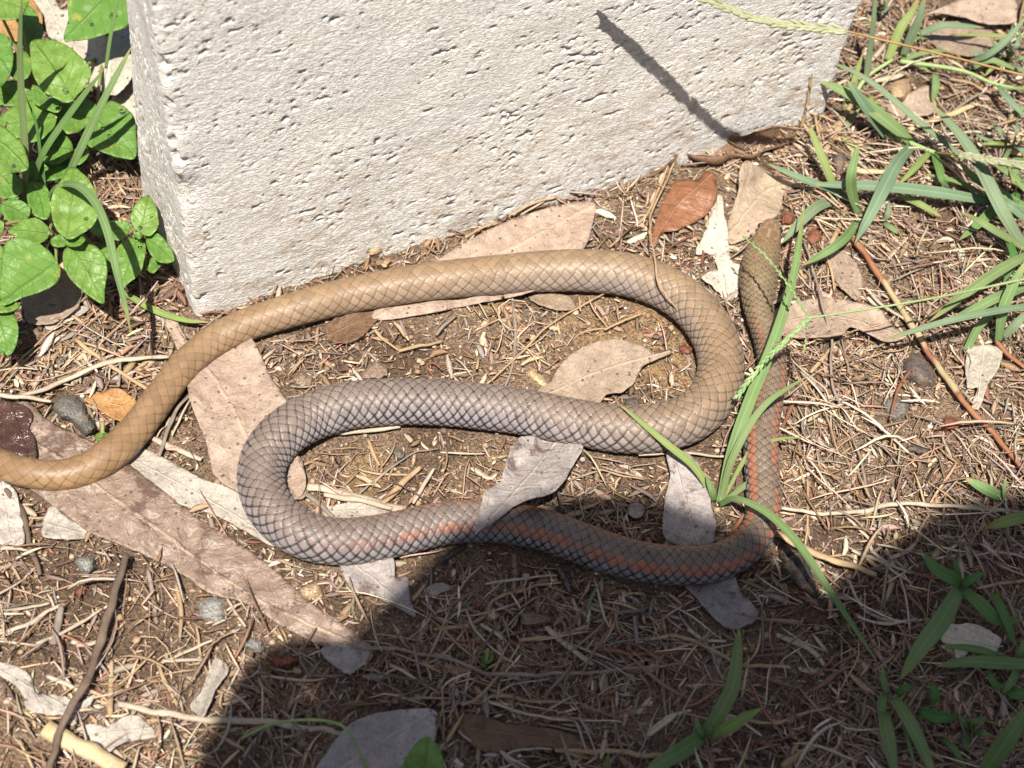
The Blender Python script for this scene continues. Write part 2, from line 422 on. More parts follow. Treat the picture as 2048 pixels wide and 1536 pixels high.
# ------------------------------------------------------------------ snake
SN = [  # centre of the body in the photograph, width, from the tail side to the snout
  (-225, 250, 5), (-243, 300, 12), (-262, 380, 20), (-275, 480, 29), (-272, 590, 38), (-245, 700, 46), (-190, 790, 52), (-120, 850, 54), (-60, 900, 56), (0, 927, 58), (55, 945, 60), (113, 951, 61), (172, 938, 64), (222, 908, 68), (262, 870, 66), (296, 828, 64),
 (326, 787, 63), (368, 733, 62), (422, 686, 62), (482, 654, 64), (548, 631, 66), (620, 610, 68), (697, 591, 70), (821, 568, 73), (920, 556, 75), (992, 550, 77),
 (1080, 543, 80), (1163, 541, 83), (1240, 547, 84), (1312, 567, 85), (1376, 605, 86), (1422, 660, 88), (1442, 725, 90), (1428, 787, 93),
 (1382, 834, 95), (1312, 856, 94), (1240, 858, 91), (1150, 844, 89), (1070, 828, 88), (992, 816, 88), (906, 807, 88), (821, 803, 89), (745, 806, 91), (684, 814, 92),
 (622, 834, 93), (566, 868, 93), (531, 913, 92), (522, 960, 91), (536, 1008, 91), (572, 1048, 92), (620, 1074, 91), (678, 1083, 90), (740, 1078, 88),
 (795, 1067, 86), (870, 1050, 83), (940, 1043, 81), (1010, 1045, 80), (1084, 1059, 79), (1140, 1078, 78), (1193, 1098, 78), (1265, 1119, 77), (1338, 1130, 75), (1400, 1130, 72),
 (1450, 1118, 70), (1492, 1093, 68), (1520, 1052, 66), (1527, 1005, 66), (1525, 960, 66), (1522, 915, 66), (1524, 860, 65), (1534, 810, 60), (1542, 768, 57), (1544, 725, 55),
 (1535, 678, 54), (1523, 640, 54), (1516, 610, 58), (1516, 584, 66), (1518, 556, 72), (1521, 528, 71), (1527, 502, 65), (1534, 480, 55), (1539, 462, 45), (1541, 450, 35), (1541.5, 443, 23), (1541.5, 439.5, 8)]
def build_snake():
    S = np.array(SN, float); r = S[:, 2]/2*MPP
    nk = len(S); OFF = 6; nq = nk-1-OFF
    flat = np.ones(nk); flat[-11:] = [0.92, 0.86, 0.8, 0.74, 0.70, 0.68, 0.66, 0.66, 0.66, 0.66, 0.66]
    base = on_ground(S[:, 0], S[:, 1])
    lift = np.full(nk, 0.0012); lift[-16:] = np.interp(np.arange(16), [0, 4, 8, 15], [0.0012, 0.003, 0.005, 0.0062])
    zc = gh0(base[:, 0], base[:, 1]) + np.maximum(r*flat, 0.0022)*0.93 + lift
    zc[-4:] = zc[-5] + np.array([-0.0003, -0.0006, -0.0008, -0.0010])
    d = np.linalg.norm(pix(S[:, 0], S[:, 1], zc)-CAM, axis=1)*np.cos(np.arctan(np.hypot(S[:, 0]-1024, S[:, 1]-768)/FPX))
    r = S[:, 2]/2/FPX*d
    C = pix(S[:, 0], S[:, 1], zc)
    D = catmull(np.column_stack([C, r, flat, S[:, 0], S[:, 1]]), 9000)
    sl = np.r_[0, np.cumsum(np.linalg.norm(np.diff(D[:, :3], axis=0), axis=1))]
    step = 2.5*MPP; n = int(sl[-1]/step); t = np.linspace(0, sl[-1], n)
    D = np.stack([np.interp(t, sl, D[:, k]) for k in range(D.shape[1])], 1)
    kk = np.interp(t, sl, np.linspace(-OFF, nk-1-OFF, 9000))            # control index along the body
    C, R, FL = D[:, :3], np.maximum(D[:, 3], 0.0004), D[:, 4]
    # lattice of scales: L is the pitch along a row, W the arc between rows
    L = np.interp(kk, [0, 12, 18, 25, 31, 40, 50, 60, 66, 69, nq], [24, 24.5, 25, 23, 20.5, 19, 19.5, 18, 15.5, 13, 11])*MPP
    Wd = np.interp(kk, [0, 12, 20, 31, 50, 60, 68, 72, nq], [12.5, 12.5, 12.8, 13.2, 12.4, 11.0, 9.5, 8.5, 8])*MPP
    pw = np.interp(kk, [0, 18, 26, 34, nq], [1.15, 1.25, 1.6, 1.95, 1.95])
    gap = np.interp(kk, [0, 10, 20, 27, 33, 60, 66, nq], [0.11, 0.11, 0.13, 0.18, 0.235, 0.235, 0.24, 0.10])
    ai = np.r_[0, np.cumsum(step/((L[1:]+L[:-1])/2))]
    half = math.radians(146); nd, nb = 148, 14
    ph = np.r_[np.linspace(-half, half, nd), np.linspace(half, 2*math.pi-half, nb+2)[1:-1]]
    m = len(ph)
    T = np.gradient(C, axis=0); T /= np.linalg.norm(T, axis=1)[:, None]
    Sd = np.cross(T, [0, 0, 1.0]); Sd /= np.linalg.norm(Sd, axis=1)[:, None]; N = np.cross(Sd, T)
    PH = np.broadcast_to(ph, (n, m)); sphi = np.where(PH > math.pi, PH-2*math.pi, PH)
    A = np.broadcast_to(ai[:, None], (n, m)); Bc = sphi*R[:, None]/Wd[:, None]
    A = A + 0.16*vnoise(A*0.35, Bc*0.5+7, seed=301) + 0.07*vnoise(A*1.1, Bc*1.1, seed=303); Bc = Bc + 0.13*vnoise(A*0.4+31, Bc*0.5, seed=302)
    Pn = np.broadcast_to(pw[:, None], (n, m))
    best = np.full((n, m), 9.0); sec = np.full((n, m), 9.0); bi = np.zeros((n, m)); bj = np.zeros((n, m)); bda = np.zeros((n, m)); bdb = np.zeros((n, m))
    j0 = np.round(Bc)
    for dj in (-1, 0, 1):
        j = j0+dj; o = 0.5*(np.abs(j) % 2); i0 = np.round(A-o)
        for di in (-1, 0, 1):
            da = A-(i0+di+o); db = Bc-j
            dd = ((2*np.abs(da))**Pn + np.abs(db)**Pn)**(1/Pn)
            lt = dd < best
            sec = np.where(lt, best, np.minimum(sec, dd))
            bi = np.where(lt, i0+di, bi); bj = np.where(lt, j, bj); bda = np.where(lt, da, bda); bdb = np.where(lt, db, bdb)
            best = np.where(lt, dd, best)
    e = sec-best
    vent = np.abs(sphi) > math.radians(128)
    va = np.abs((A*1.0) % 1.0-0.5); e = np.where(vent, (0.5-va)*1.2, e)
    # head plates: seeds in (along from snout in px, across in half widths)
    sn = (t[-1]-t)/MPP; acr = np.sin(sphi)*np.sign(1)
    seeds = [(2, 0), (9, 0.45), (9, -0.45), (10, 1.0), (10, -1.0), (19, 0.36), (19, -0.36), (21, 0.95), (21, -0.95), (37, 0), (36, 0.62), (36, -0.62), (36, 1.1), (36, -1.1),
             (58, 0.36), (58, -0.36), (52, 0.98), (52, -0.98), (68, 0.98), (68, -0.98)]
    hm = sn < 96
    hs = np.broadcast_to(sn[:, None], (n, m))
    b1 = np.full((n, m), 99.0); b2 = np.full((n, m), 99.0); bid = np.zeros((n, m))
    rows = np.where(hm)[0]
    for q_, (sa, sc) in enumerate(seeds):
        dd = np.hypot((hs[rows]-sa)/15.0, (acr[rows]-sc)*R[rows, None]/MPP/15.0)
        lt = dd < b1[rows]; b2[rows] = np.where(lt, b1[rows], np.minimum(b2[rows], dd)); bid[rows] = np.where(lt, q_, bid[rows]); b1[rows] = np.where(lt, dd, b1[rows])
    hw = sstep(80, 72, hs)*(np.abs(sphi) < math.radians(120))
    e_head = np.clip((b2-b1)*1.1, 0, 1); 
    inh = hw > 0.5
    e = np.where(inh, e_head, e); da_s = np.where(inh, 0, bda)
    sid = np.where(inh, 5000+bid, bi*37+bj*101)
    hsh = _PERM[(sid.astype(np.int64)*7919+13) & 65535]
    G = np.broadcast_to(gap[:, None], (n, m))
    G = G*(0.6+0.75*sstep(15, 75, np.abs(np.degrees(sphi))))
    G = G*(1+0.35*vnoise(A*0.7, Bc*0.7, seed=320))
    G = np.where(inh, 0.05, G)
    dome = sstep(0, 0.55, e)
    rise = np.where(inh, 0.00010, 0.00030)*np.broadcast_to((R/R.max())[:, None], (n, m))
    relief = rise*(sstep(0.0, 1.6*G, e)*0.9 + dome*0.55) + np.where(vent, 0, -da_s*0.00024*np.broadcast_to(np.interp(kk, [0, 14, 28, 34, nq], [0.0, 0.15, 0.6, 1, 1])[:, None], (n, m)))*np.broadcast_to((R/R.max())[:, None], (n, m))
    relief = relief*np.broadcast_to((sstep(0, 12, sn)*np.interp(kk, [0, 16, 24, 32, nq], [0.42, 0.5, 0.75, 1, 1]))[:, None], (n, m))
    ca, sa = np.cos(PH), np.sin(PH)
    belly = np.where(ca < -0.55, -0.55+(ca+0.55)*0.35, ca)
    hd = np.broadcast_to(sstep(95, 45, sn)[:, None], (n, m))     # 1 on the head: boxier section, flat crown
    sx = np.sign(sa)*np.abs(sa)**(1-0.22*hd)
    cz = np.where(belly > 0, np.abs(belly)**(1+0.12*hd), belly)
    rr = R[:, None]+relief
    brow = hd*0.00045*np.exp(-((hs-34)/11)**2)*np.exp(-((np.abs(sphi)-0.95)/0.28)**2)
    V = C[:, None, :] + ((rr*sx)[:, :, None])*Sd[:, None, :] + ((rr*cz*FL[:, None]+brow)[:, :, None])*N[:, None, :]
    # colours of the scales (linear)
    def C3(a): return np.array(a, float)
    K = kk
    def along(keys, cols):
        cols = np.array(cols, float); return np.stack([np.interp(K, keys, cols[:, c]) for c in range(3)], 1)[:, None, :]
    dors = along([0, 8, 14, 22, 27, 33, 40, 48, 56, 64, 68, 71, 75, nq],
                 [(.265, .17, .082), (.265, .175, .087), (.275, .195, .105), (.27, .20, .115), (.265, .19, .105), (.215, .18, .145), (.21, .168, .13), (.20, .162, .13),
                  (.205, .155, .105), (.20, .15, .095), (.21, .16, .085), (.205, .155, .075), (.23, .14, .06), (.23, .12, .05)])
    flank = along([0, 10, 16, 22, 27, 33, 40, 48, 56, 64, 68, 71, nq],
                  [(.33, .22, .10), (.33, .225, .11), (.34, .265, .165), (.34, .30, .25), (.29, .24, .17), (.34, .325, .325), (.31, .285, .265), (.285, .275, .265), (.27, .265, .26), (.26, .245, .215),
                   (.25, .20, .12), (.24, .185, .095), (.24, .145, .07)])
    side = sstep(28, 78, np.abs(np.degrees(sphi)))[:, :, None]
    col = dors*(1-side)+flank*side
    col = col*0.75*np.where(inh, 0.90+0.12*hsh, 0.86+0.28*hsh)[:, :, None]*C3((1.05, 0.965, 1.0))
    # orange stripes along two rows of each side, on the fore body
    on = np.interp(K, [44, 48, 53, 60, 64, 67, 69.5], [0, 0.6, 1, 0.85, 0.72, 0.4, 0])[:, None]
    ab = np.abs(Bc); st = np.exp(-((ab-2.45)/0.85)**4)*np.clip(0.82+0.55*vnoise(A*0.45, np.sign(Bc)*5+ab*0.8, seed=311)+0.9*(hsh-0.5), 0, 1)
    st = st*on
    st = st*(~inh)*sstep(-0.1, 0.2, e + 0.25*(bda > 0))
    col = col*(1-st[:, :, None]) + C3((.36, .115, .05))*st[:, :, None]
    # pale hind rim of a scale, dark skin between
    rim = sstep(0.34, 0.12, e)*(da_s < 0.05)*0.35*np.broadcast_to(sstep(16, 28, K)[:, None], (n, m))
    col = col*(1-rim[:, :, None]) + C3((.36, .32, .27))*rim[:, :, None]
    col = np.where(vent[:, :, None], C3((.34, .30, .25)), col)
    skin = along([0, 14, 22, 28, 34, nq], [(.085, .042, .018), (.09, .045, .02), (.07, .042, .026), (.045, .032, .026), (.022, .02, .022), (.02, .02, .02)])
    li = sstep(1.25*G, 0.55*G, e)*np.where(inh, 0.62, np.where(vent, 0.5, 1.0))
    li = li*(1-0.45*np.clip(st, 0, 1))
    li = li*np.broadcast_to(np.interp(K, [0, 14, 26, 34], [0.95, 0.95, 0.95, 1.0])[:, None], (n, m))
    col = col*(1-li[:, :, None]) + skin*li[:, :, None]
    blo = sstep(0.45, 0.8, fbm(V[:, :, 0]*260, V[:, :, 1]*260, V[:, :, 2]*260, oct=3, seed=90))*inh*0.4        # mottles on the crown
    col = col*(1-blo[:, :, None]) + C3((.10, .075, .045))*blo[:, :, None]
    V = V.reshape(-1, 3); col = col.reshape(-1, 3)
    i = np.arange(n*m).reshape(n, m); jn = np.roll(np.arange(m), -1)
    F = np.stack([i[:-1], i[:-1][:, jn], i[1:][:, jn], i[1:]], -1).reshape(-1, 4)
    mt, nt, b = new_mat('snake_scales'); q = NB(nt)
    at = q.new('ShaderNodeAttribute', attribute_name='Col'); f = q.noise(1800, 3)
    nt.links.new(q.mix(1.0, at.outputs['Color'], q.mix(f, (0.86,)*3, (1.12,)*3), 'MULTIPLY'), b.inputs['Base Color'])
    b.inputs['Roughness'].default_value = 0.46; b.inputs['Specular IOR Level'].default_value = 0.36
    nt.links.new(q.bump(f, 0.12, 0.0002), b.inputs['Normal'])
    root = empty('snake', C[n//2]*np.array([1, 1, 0])); root['_org'] = [float(v) for v in root.location]
    tag(root, 'long slender tan and grey snake with orange neck stripes coiled on the litter', 'snake')
    make_obj('body', V, F[:, ::-1], mt, parent=root, col=col)
    # eyes
    me_, nt, b = new_mat('snake_eye'); b.inputs['Base Color'].default_value = (0.02, 0.015, 0.012, 1); b.inputs['Roughness'].default_value = 0.08
    k = int(np.argmin(np.abs(sn-34)))
    for s in (-1, 1):
        c = C[k] + Sd[k]*s*R[k]*0.90 + N[k]*R[k]*FL[k]*0.42
        bm = bmesh.new(); bmesh.ops.create_uvsphere(bm, u_segments=14, v_segments=10, radius=0.0011)
        vv = np.array([v.co[:] for v in bm.verts])+c; ff = [[v.index for v in f.verts] for f in bm.faces]; bm.free()
        make_obj('eye', vv, ff, me_, parent=root)
    return C, R
SNC, SNR = build_snake()

# ------------------------------------------------------------------ traced sheets: dry leaves, chips, stones
LEAF_MASK = []                                     # outlines (photograph px) that keep loose litter from poking through
def poly_mesh(pts, grid, jag=0.0, seed=0, holes=(), straight=False):
    rg = np.random.default_rng(seed)
    P = np.array([p[:2] for p in pts], float)
    per = np.linalg.norm(np.diff(np.vstack([P, P[:1]]), axis=0), axis=1).sum()
    n = max(24, int(per/(grid*0.6)))
    O = catmull(P, n, closed=True) if not straight else resample(np.vstack([P, P[:1]]), per/n)[:-1]
    if jag:
        c = O.mean(0); nn = O-c; nn /= np.linalg.norm(nn, axis=1)[:, None]+1e-9
        O = O + nn*(jag*(vnoise(O[:, 0]*0.09+seed, O[:, 1]*0.09)+0.5*vnoise(O[:, 0]*0.3+seed, O[:, 1]*0.3)))[:, None]
    x0, y0 = O.min(0); x1, y1 = O.max(0)
    gx, gy = np.meshgrid(np.arange(x0, x1, grid), np.arange(y0, y1, grid))
    Gp = np.stack([gx.ravel(), gy.ravel()], 1) + rg.uniform(-0.25, 0.25, (gx.size, 2))*grid
    ins = inside(O, Gp); Gp = Gp[ins]
    if len(Gp):
        d = np.min(np.hypot(Gp[:, None, 0]-O[None, :, 0], Gp[:, None, 1]-O[None, :, 1]), 1); Gp = Gp[d > grid*0.35]
    loops = [O] + [catmull(np.array(h, float), 14, closed=True) for h in holes]
    vs = []; ed = []
    for Lp in loops:
        b = len(vs); k = len(Lp); vs += [Vector(p) for p in Lp.tolist()]; ed += [(b+i, b+(i+1) % k) for i in range(k)]
    for h in loops[1:]:
        Gp = Gp[~inside(h, Gp)]
    vs += [Vector(p) for p in Gp.tolist()]
    v, _, f, _, _, _ = delaunay_2d_cdt(vs, ed, [], 2 if holes else 1, 1e-5)
    V2 = np.array([p[:] for p in v]); F = [tuple(t) for t in f if len(t) >= 3]
    return V2, F, O
def inside(O, Q):
    x, y = Q[:, 0], Q[:, 1]; r = np.zeros(len(Q), bool); j = len(O)-1
    for i in range(len(O)):
        a, b = O[i], O[j]
        if a[1] != b[1]:
            c = ((a[1] > y) != (b[1] > y)) & (x < (b[0]-a[0])*(y-a[1])/(b[1]-a[1])+a[0]); r ^= c
        j = i
    return r
def idw(ctrl, V2):
    c = np.array(ctrl, float); d = np.hypot(V2[:, None, 0]-c[None, :, 0], V2[:, None, 1]-c[None, :, 1])+2.0
    w = 1/d**2.2
    return (w*c[None, :, 2]).sum(1)/w.sum(1)
def along_mid(mid, V2):
    """coordinate along (0..1) and signed distance from a midrib polyline"""
    M = resample(catmull(np.array(mid, float), 40), 4)
    d = np.hypot(V2[:, None, 0]-M[None, :, 0], V2[:, None, 1]-M[None, :, 1]); k = d.argmin(1)
    T = np.gradient(M, axis=0); rel = V2-M[k]
    sgn = np.sign(T[k, 0]*rel[:, 1]-T[k, 1]*rel[:, 0])
    return k/(len(M)-1), d[np.arange(len(V2)), k]*sgn
def sheet(name, f, pts, mat, mid=None, z=1.8, curl=1.6, bump=1.7, ctrl=None, jag=1.5, grid=8, holes=(), parent=None, solid=0.0003, seed=0, mask=True, above=False):
    """thin leaf traced in frame f; z, curl, bump in mm"""
    pts = fr(f, pts); holes = [fr(f, h) for h in holes]
    V2, F, O = poly_mesh(pts, grid, jag, seed, holes)
    if mid is None:
        c = O.mean(0); u, s, vt = np.linalg.svd(O-c, full_matrices=False); t = (O-c)@vt[0]
        mid = [c+vt[0]*t.min(), c, c+vt[0]*t.max()]
    else:
        mid = fr(f, mid)
    v, d = along_mid(mid, V2); half = np.abs(d).max()+1e-6
    h = z + curl*(d/half)**2 + bump*fbm(V2[:, 0]*0.026+seed*3.1, V2[:, 1]*0.026, oct=3, seed=100+seed)
    h = h + 0.25*np.cos(v*30)*np.abs(d/half)*min(1.0, bump)
    if ctrl is not None:
        h = h + idw(fr(f, ctrl), V2)
    h = np.maximum(h, 0.5)/1000.0
    W = on_ground(V2[:, 0], V2[:, 1], 0.0) if not above else None
    p = pix(V2[:, 0], V2[:, 1], h)
    p = pix(V2[:, 0], V2[:, 1], h + (gh0(p[:, 0], p[:, 1]) if not above else 0))
    uv = np.stack([0.5+d/half*0.5, v], 1)
    if mask: LEAF_MASK.append(O)
    return make_obj(name, p, F, mat, parent=parent, uv=uv, solid=solid)
def stone(name, f, pts, mat, h=4.0, sharp=0.5, grid=5, seed=0, facet=0.6, mask=True):
    """solid lump with the traced outline: domed or flat-topped, sides going into the soil"""
    pts = fr(f, pts); V2, F, O = poly_mesh(pts, max(grid, 6), 2.2, seed, straight=True)
    d = np.min(np.hypot(V2[:, None, 0]-O[None, :, 0], V2[:, None, 1]-O[None, :, 1]), 1)
    dm = max(d.max(), 1e-6); t = np.clip(d/dm, 0, 1)
    prof = 1-(1-np.clip(t/max(sharp, 0.05), 0, 1))**2
    hh = 0.3+h*prof*(0.8+0.2*t) + 1.6*facet*fbm(V2[:, 0]*0.045+seed*7, V2[:, 1]*0.045, oct=3, seed=130+seed)
    p0 = on_ground(V2[:, 0], V2[:, 1]); g = gh0(p0[:, 0], p0[:, 1])
    p = pix(V2[:, 0], V2[:, 1], g+np.maximum(hh, 0.2)/1000)
    # skirt below the rim
    n0 = len(p); rim = [i for i in range(n0) if d[i] < 1e-3]
    ang = sorted(rim, key=lambda i: 0)
    ed = {}
    for t_ in F:
        for a, b in zip(t_, t_[1:]+t_[:1]):
            ed[(a, b)] = 1
    bd = [(a, b) for (a, b) in ed if (b, a) not in ed]
    low = {}; V = p.tolist(); c = p.mean(0)
    for a, b in bd:
        for i in (a, b):
            if i not in low:
                q_ = p[i].copy(); q_[:2] = c[:2]+(q_[:2]-c[:2])*0.9; q_[2] = g[i]-0.0025; low[i] = len(V); V.append(q_.tolist())
    F2 = list(F) + [(b, a, low[a], low[b]) for a, b in bd]
    if mask: LEAF_MASK.append(O)
    return make_obj(name, np.array(V), F2, mat, smooth=False)

M_TAN = mat_leaf('leaf_tan', (.27, .20, .145), (.33, .25, .185), vein=(.37, .285, .20), speck=0.9, blotch=(.20, .13, .09), blot_amt=0.63)
M_PINK = mat_leaf('leaf_pinkish', (.29, .21, .155), (.345, .26, .20), vein=(.38, .28, .20), speck=0.85, blotch=(.26, .16, .12), blot_amt=0.6)
M_PALE = mat_leaf('leaf_pale', (.40, .355, .30), (.34, .30, .255), vein=(.43, .375, .31), speck=0.8, blotch=(.32, .26, .20), blot_amt=0.66, side=5)
M_WHITE = mat_leaf('leaf_bleached', (.47, .42, .34), (.39, .35, .28), vein=(.50, .45, .37), speck=0.8, blotch=(.40, .33, .24), blot_amt=0.66)
M_GREY = mat_leaf('leaf_grey', (.27, .235, .215), (.34, .30, .275), vein=(.38, .33, .29), speck=0.8, blotch=(.13, .085, .07), blot_amt=0.6)
M_BIG = mat_leaf('leaf_wet_brown', (.215, .15, .11), (.265, .19, .145), vein=(.36, .26, .175), speck=0.8, blotch=(.10, .06, .042), blot_amt=0.53, rough=0.42, spec=0.5, side=14)
M_ORANGE = mat_leaf('leaf_orange', (.22, .095, .045), (.28, .125, .06), vein=(.31, .155, .08), speck=0.5, blotch=(.16, .08, .045), blot_amt=0.58, rough=0.45, spec=0.5, veins=0.25)
M_GOLD = mat_leaf('leaf_golden', (.38, .21, .08), (.32, .165, .06), vein=(.40, .25, .12), speck=0.3, rough=0.5)
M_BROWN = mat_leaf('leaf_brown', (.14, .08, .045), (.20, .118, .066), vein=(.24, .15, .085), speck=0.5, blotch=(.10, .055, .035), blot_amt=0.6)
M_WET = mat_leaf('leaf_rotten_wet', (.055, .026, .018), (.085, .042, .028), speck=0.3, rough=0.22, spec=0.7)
M_KHAKI = mat_leaf('leaf_khaki', (.33, .25, .17), (.29, .22, .155), vein=(.37, .29, .20), speck=0.5, blotch=(.2, .14, .09), blot_amt=0.62)
M_CREAM = mat_leaf('leaf_cream', (.62, .57, .45), (.56, .51, .40), speck=0.15, rough=0.5)
S_GREY = mat_stone('stone_grey', (.115, .11, .098), (.17, .155, .125))
S_BLUE = mat_stone('stone_bluish', (.22, .215, .20), (.30, .285, .25))
S_TAN = mat_stone('stone_tan', (.40, .26, .145), (.50, .345, .21))
S_DARK = mat_stone('stone_dark', (.10, .078, .068), (.15, .115, .095))
S_CHAR = mat_stone('charcoal', (.035, .028, .025), (.075, .06, .05), rough=0.75)
S_WOOD = mat_stone('wood_chip', (.20, .135, .095), (.27, .195, .14))
S_STRAW = mat_stone('pale_chip', (.50, .36, .19), (.58, .44, .25))
S_RED = mat_stone('red_bark', (.19, .055, .03), (.26, .09, .05))
def leaf(label, f, pts, mat, name='dry_leaf', group=None, **k):
    return tag(sheet(name, f, pts, mat, **k), label, 'leaf' if 'leaf' in name else name.split('_')[-1], group)

leaf('broad tan leaf lying against the foot of the block under the snake', 'P',
     [(752, 640), (762, 606), (860, 530), (960, 468), (1050, 430), (1130, 408), (1182, 405), (1192, 418), (1183, 455), (1165, 500), (1085, 575), (930, 612), (840, 630)], M_PINK,
     mid=[(752, 635), (960, 530), (1186, 412)], seed=1, ctrl=[(1150, 420, 3), (800, 600, 0)])
leaf('shiny orange brown leaf lying near the block', 'C',
     [(10, 1345), (20, 1250), (60, 1130), (120, 1010), (180, 985), (260, 985), (300, 940), (340, 950), (365, 1010), (360, 1100), (290, 1190), (150, 1260), (70, 1275), (30, 1350)], M_ORANGE,
     mid=[(12, 1345), (150, 1130), (340, 950)], seed=2, jag=0.8, curl=-2.0, z=4.5)
leaf('curled khaki leaf with upturned rim beside the snake head', 'C',
     [(425, 1250), (440, 1170), (480, 1060), (490, 940), (520, 880), (590, 910), (700, 970), (790, 990), (800, 1020), (740, 1050), (720, 1120), (700, 1180), (640, 1220), (560, 1290), (440, 1335)], M_KHAKI,
     mid=[(430, 1290), (620, 1060), (790, 1000)], seed=3, curl=3.5, ctrl=[(500, 920, 5), (640, 1020, 0), (430, 1250, 0)])
leaf('bleached white leaf with holes and torn edges', 'F',
     [(250, 215), (300, 120), (330, 20), (345, -90), (395, -70), (405, 20), (430, 130), (432, 220), (450, 285), (505, 310), (497, 420), (455, 470), (402, 488), (385, 460), (340, 415), (285, 365), (350, 330), (372, 322), (335, 245), (262, 245)], M_WHITE,
     mid=[(370, -80), (380, 200), (420, 480)], seed=4, holes=[[(372, 70), (402, 62), (400, 110), (378, 112)], [(365, 180), (400, 165), (405, 195), (370, 215)]], jag=2.0, grid=6)
def rolled_leaf(label, f, pts, r_mm, mat, span=(-0.66, 0.60)):
    q = fr(f, pts); D = resample(catmull(np.array(q, float), 120), 5); n = len(D); t = np.linspace(0, 1, n); m = 15
    R = r_mm/1000*np.sin(np.clip(t*1.08+0.03, 0, 1)*math.pi)**0.5*(1+0.25*vnoise(t*5, t*0+2))
    P = on_ground(D[:, 0], D[:, 1]); P = pix(D[:, 0], D[:, 1], gh0(P[:, 0], P[:, 1])+R*0.75+D[:, 2]/1000)
    T = np.gradient(P, axis=0); T /= np.linalg.norm(T, axis=1)[:, None]; S = np.cross(T, [0, 0, 1.0]); S /= np.linalg.norm(S, axis=1)[:, None]; N = np.cross(S, T)
    V = []; uv = []
    for k in range(m):
        a = math.pi*(span[0]+(span[1]-span[0])*k/(m-1)) - math.pi/2 + 0.6*vnoise(t*3+5, t*0)
        rr = R*(1+0.30*vnoise(t*8+k*0.15, t*0+k*0.25)+0.35*max(0, abs(k-7)/7-0.5))
        V.append(P + S*(np.cos(a)*rr)[:, None] + N*(np.sin(a)*rr)[:, None]); uv.append(np.stack([np.full(n, k/(m-1)), t], 1))
    V = np.stack(V, 1).reshape(-1, 3); uv = np.stack(uv, 1).reshape(-1, 2); i = np.arange(n*m).reshape(n, m)
    F = np.stack([i[:-1, :-1], i[:-1, 1:], i[1:, 1:], i[1:, :-1]], -1).reshape(-1, 4)
    tag(make_obj('dry_leaf', V, F.tolist(), mat, uv=uv, solid=0.0003), label, 'leaf')
rolled_leaf('brown leaf rolled lengthwise along the foot of the block', 'C', [(165, 815, 1), (330, 815, 1), (520, 800, 1), (700, 750, 2), (865, 690, 3)], 5.0, M_BROWN)
leaf('twisted brown leaf strip crumpled against the block', 'C',
     [(0, 960), (40, 890), (70, 850), (130, 770), (200, 725), (215, 745), (170, 790), (150, 850), (100, 900), (40, 950)], M_BROWN,
     mid=[(0, 955), (90, 860), (205, 735)], seed=6, curl=6.0, bump=2.0, jag=1.5, grid=4)
leaf('grey tan leaf with dark stalk between the snake coils', 'E',
     [(1350, 770), (1450, 660), (1600, 592), (1750, 585), (1850, 620), (1940, 660), (2020, 640), (2027, 662), (1930, 705), (1855, 745), (1800, 840), (1740, 890), (1650, 905), (1570, 990), (1400, 1000), (1230, 950), (1240, 890), (1290, 840), (1330, 820)], M_TAN,
     mid=[(1250, 930), (1600, 770), (1930, 675), (2025, 650)], seed=7, ctrl=[(1600, 600, 2.5), (1850, 640, 4), (1450, 900, 0), (1780, 850, 2)])
leaf('crumpled grey leaf bent over the striped part of the snake', 'P',
     [(1030, 885), (1060, 872), (1150, 886), (1166, 897), (1146, 930), (1126, 965), (1100, 988), (1062, 998), (1032, 1010), (1008, 1030), (983, 1048), (965, 1058), (951, 1069), (955, 1045), (962, 1010), (970, 985), (1000, 962), (1010, 930)], M_GREY,
     mid=[(1110, 885), (1060, 950), (952, 1068)], seed=8, z=2.5, curl=3.0, bump=1.2, ctrl=[(1090, 885, 0), (1150, 900, 2), (1110, 980, 10), (1060, 995, 16), (1000, 965, 9), (1000, 1030, 17), (952, 1068, 17), (970, 1000, 14), (1030, 930, 2)], grid=6, mask=False)
leaf('large pinkish tan leaf with dark dots lying under two snake coils', 'P',
     [(328, 640), (352, 640), (395, 700), (470, 655), (505, 680), (545, 760), (578, 812), (560, 850), (600, 920), (612, 960), (600, 992), (540, 985), (480, 985), (432, 955), (420, 920), (410, 880), (380, 800), (375, 775), (355, 700)], M_PINK,
     mid=[(335, 640), (450, 790), (540, 985)], seed=9, ctrl=[(560, 800, 2.0), (420, 900, 2)])
leaf('brown stalked leaf inside the snake bend', 'J',
     [(740, 860), (790, 940), (820, 1050), (825, 1180), (852, 1260), (800, 1312), (690, 1315), (640, 1250), (600, 1080), (640, 920)], M_KHAKI, mid=[(720, 870), (750, 1100), (840, 1270)], seed=10, z=3.2, grid=6)
leaf('pale grey leaf strip between the large tan leaf and the snake', 'P',
     [(252, 925), (288, 898), (400, 955), (480, 985), (540, 1030), (552, 1092), (500, 1068), (430, 1030), (340, 1000)], M_PALE, mid=[(256, 915), (400, 990), (548, 1080)], seed=11, z=1.2)
leaf('very long wet brown leaf with pale midrib running under the snake tail', 'P',
     [(-60, 800), (0, 805), (60, 806), (95, 840), (190, 886), (262, 932), (330, 985), (400, 1040), (470, 1082), (560, 1150), (640, 1220), (700, 1258), (748, 1302), (690, 1306), (640, 1290), (560, 1250), (500, 1210), (430, 1190), (395, 1172), (380, 1158), (290, 1110), (215, 1080), (180, 1065), (110, 1015), (70, 985), (30, 962), (-60, 930)], M_BIG,
     mid=[(-60, 850), (60, 880), (240, 1005), (330, 1068), (440, 1150), (560, 1222), (735, 1298)], seed=12, z=2.2, curl=-0.8, grid=8, ctrl=[(60, 830, 2), (330, 1000, 1.5), (420, 1190, 0), (700, 1280, 0)])
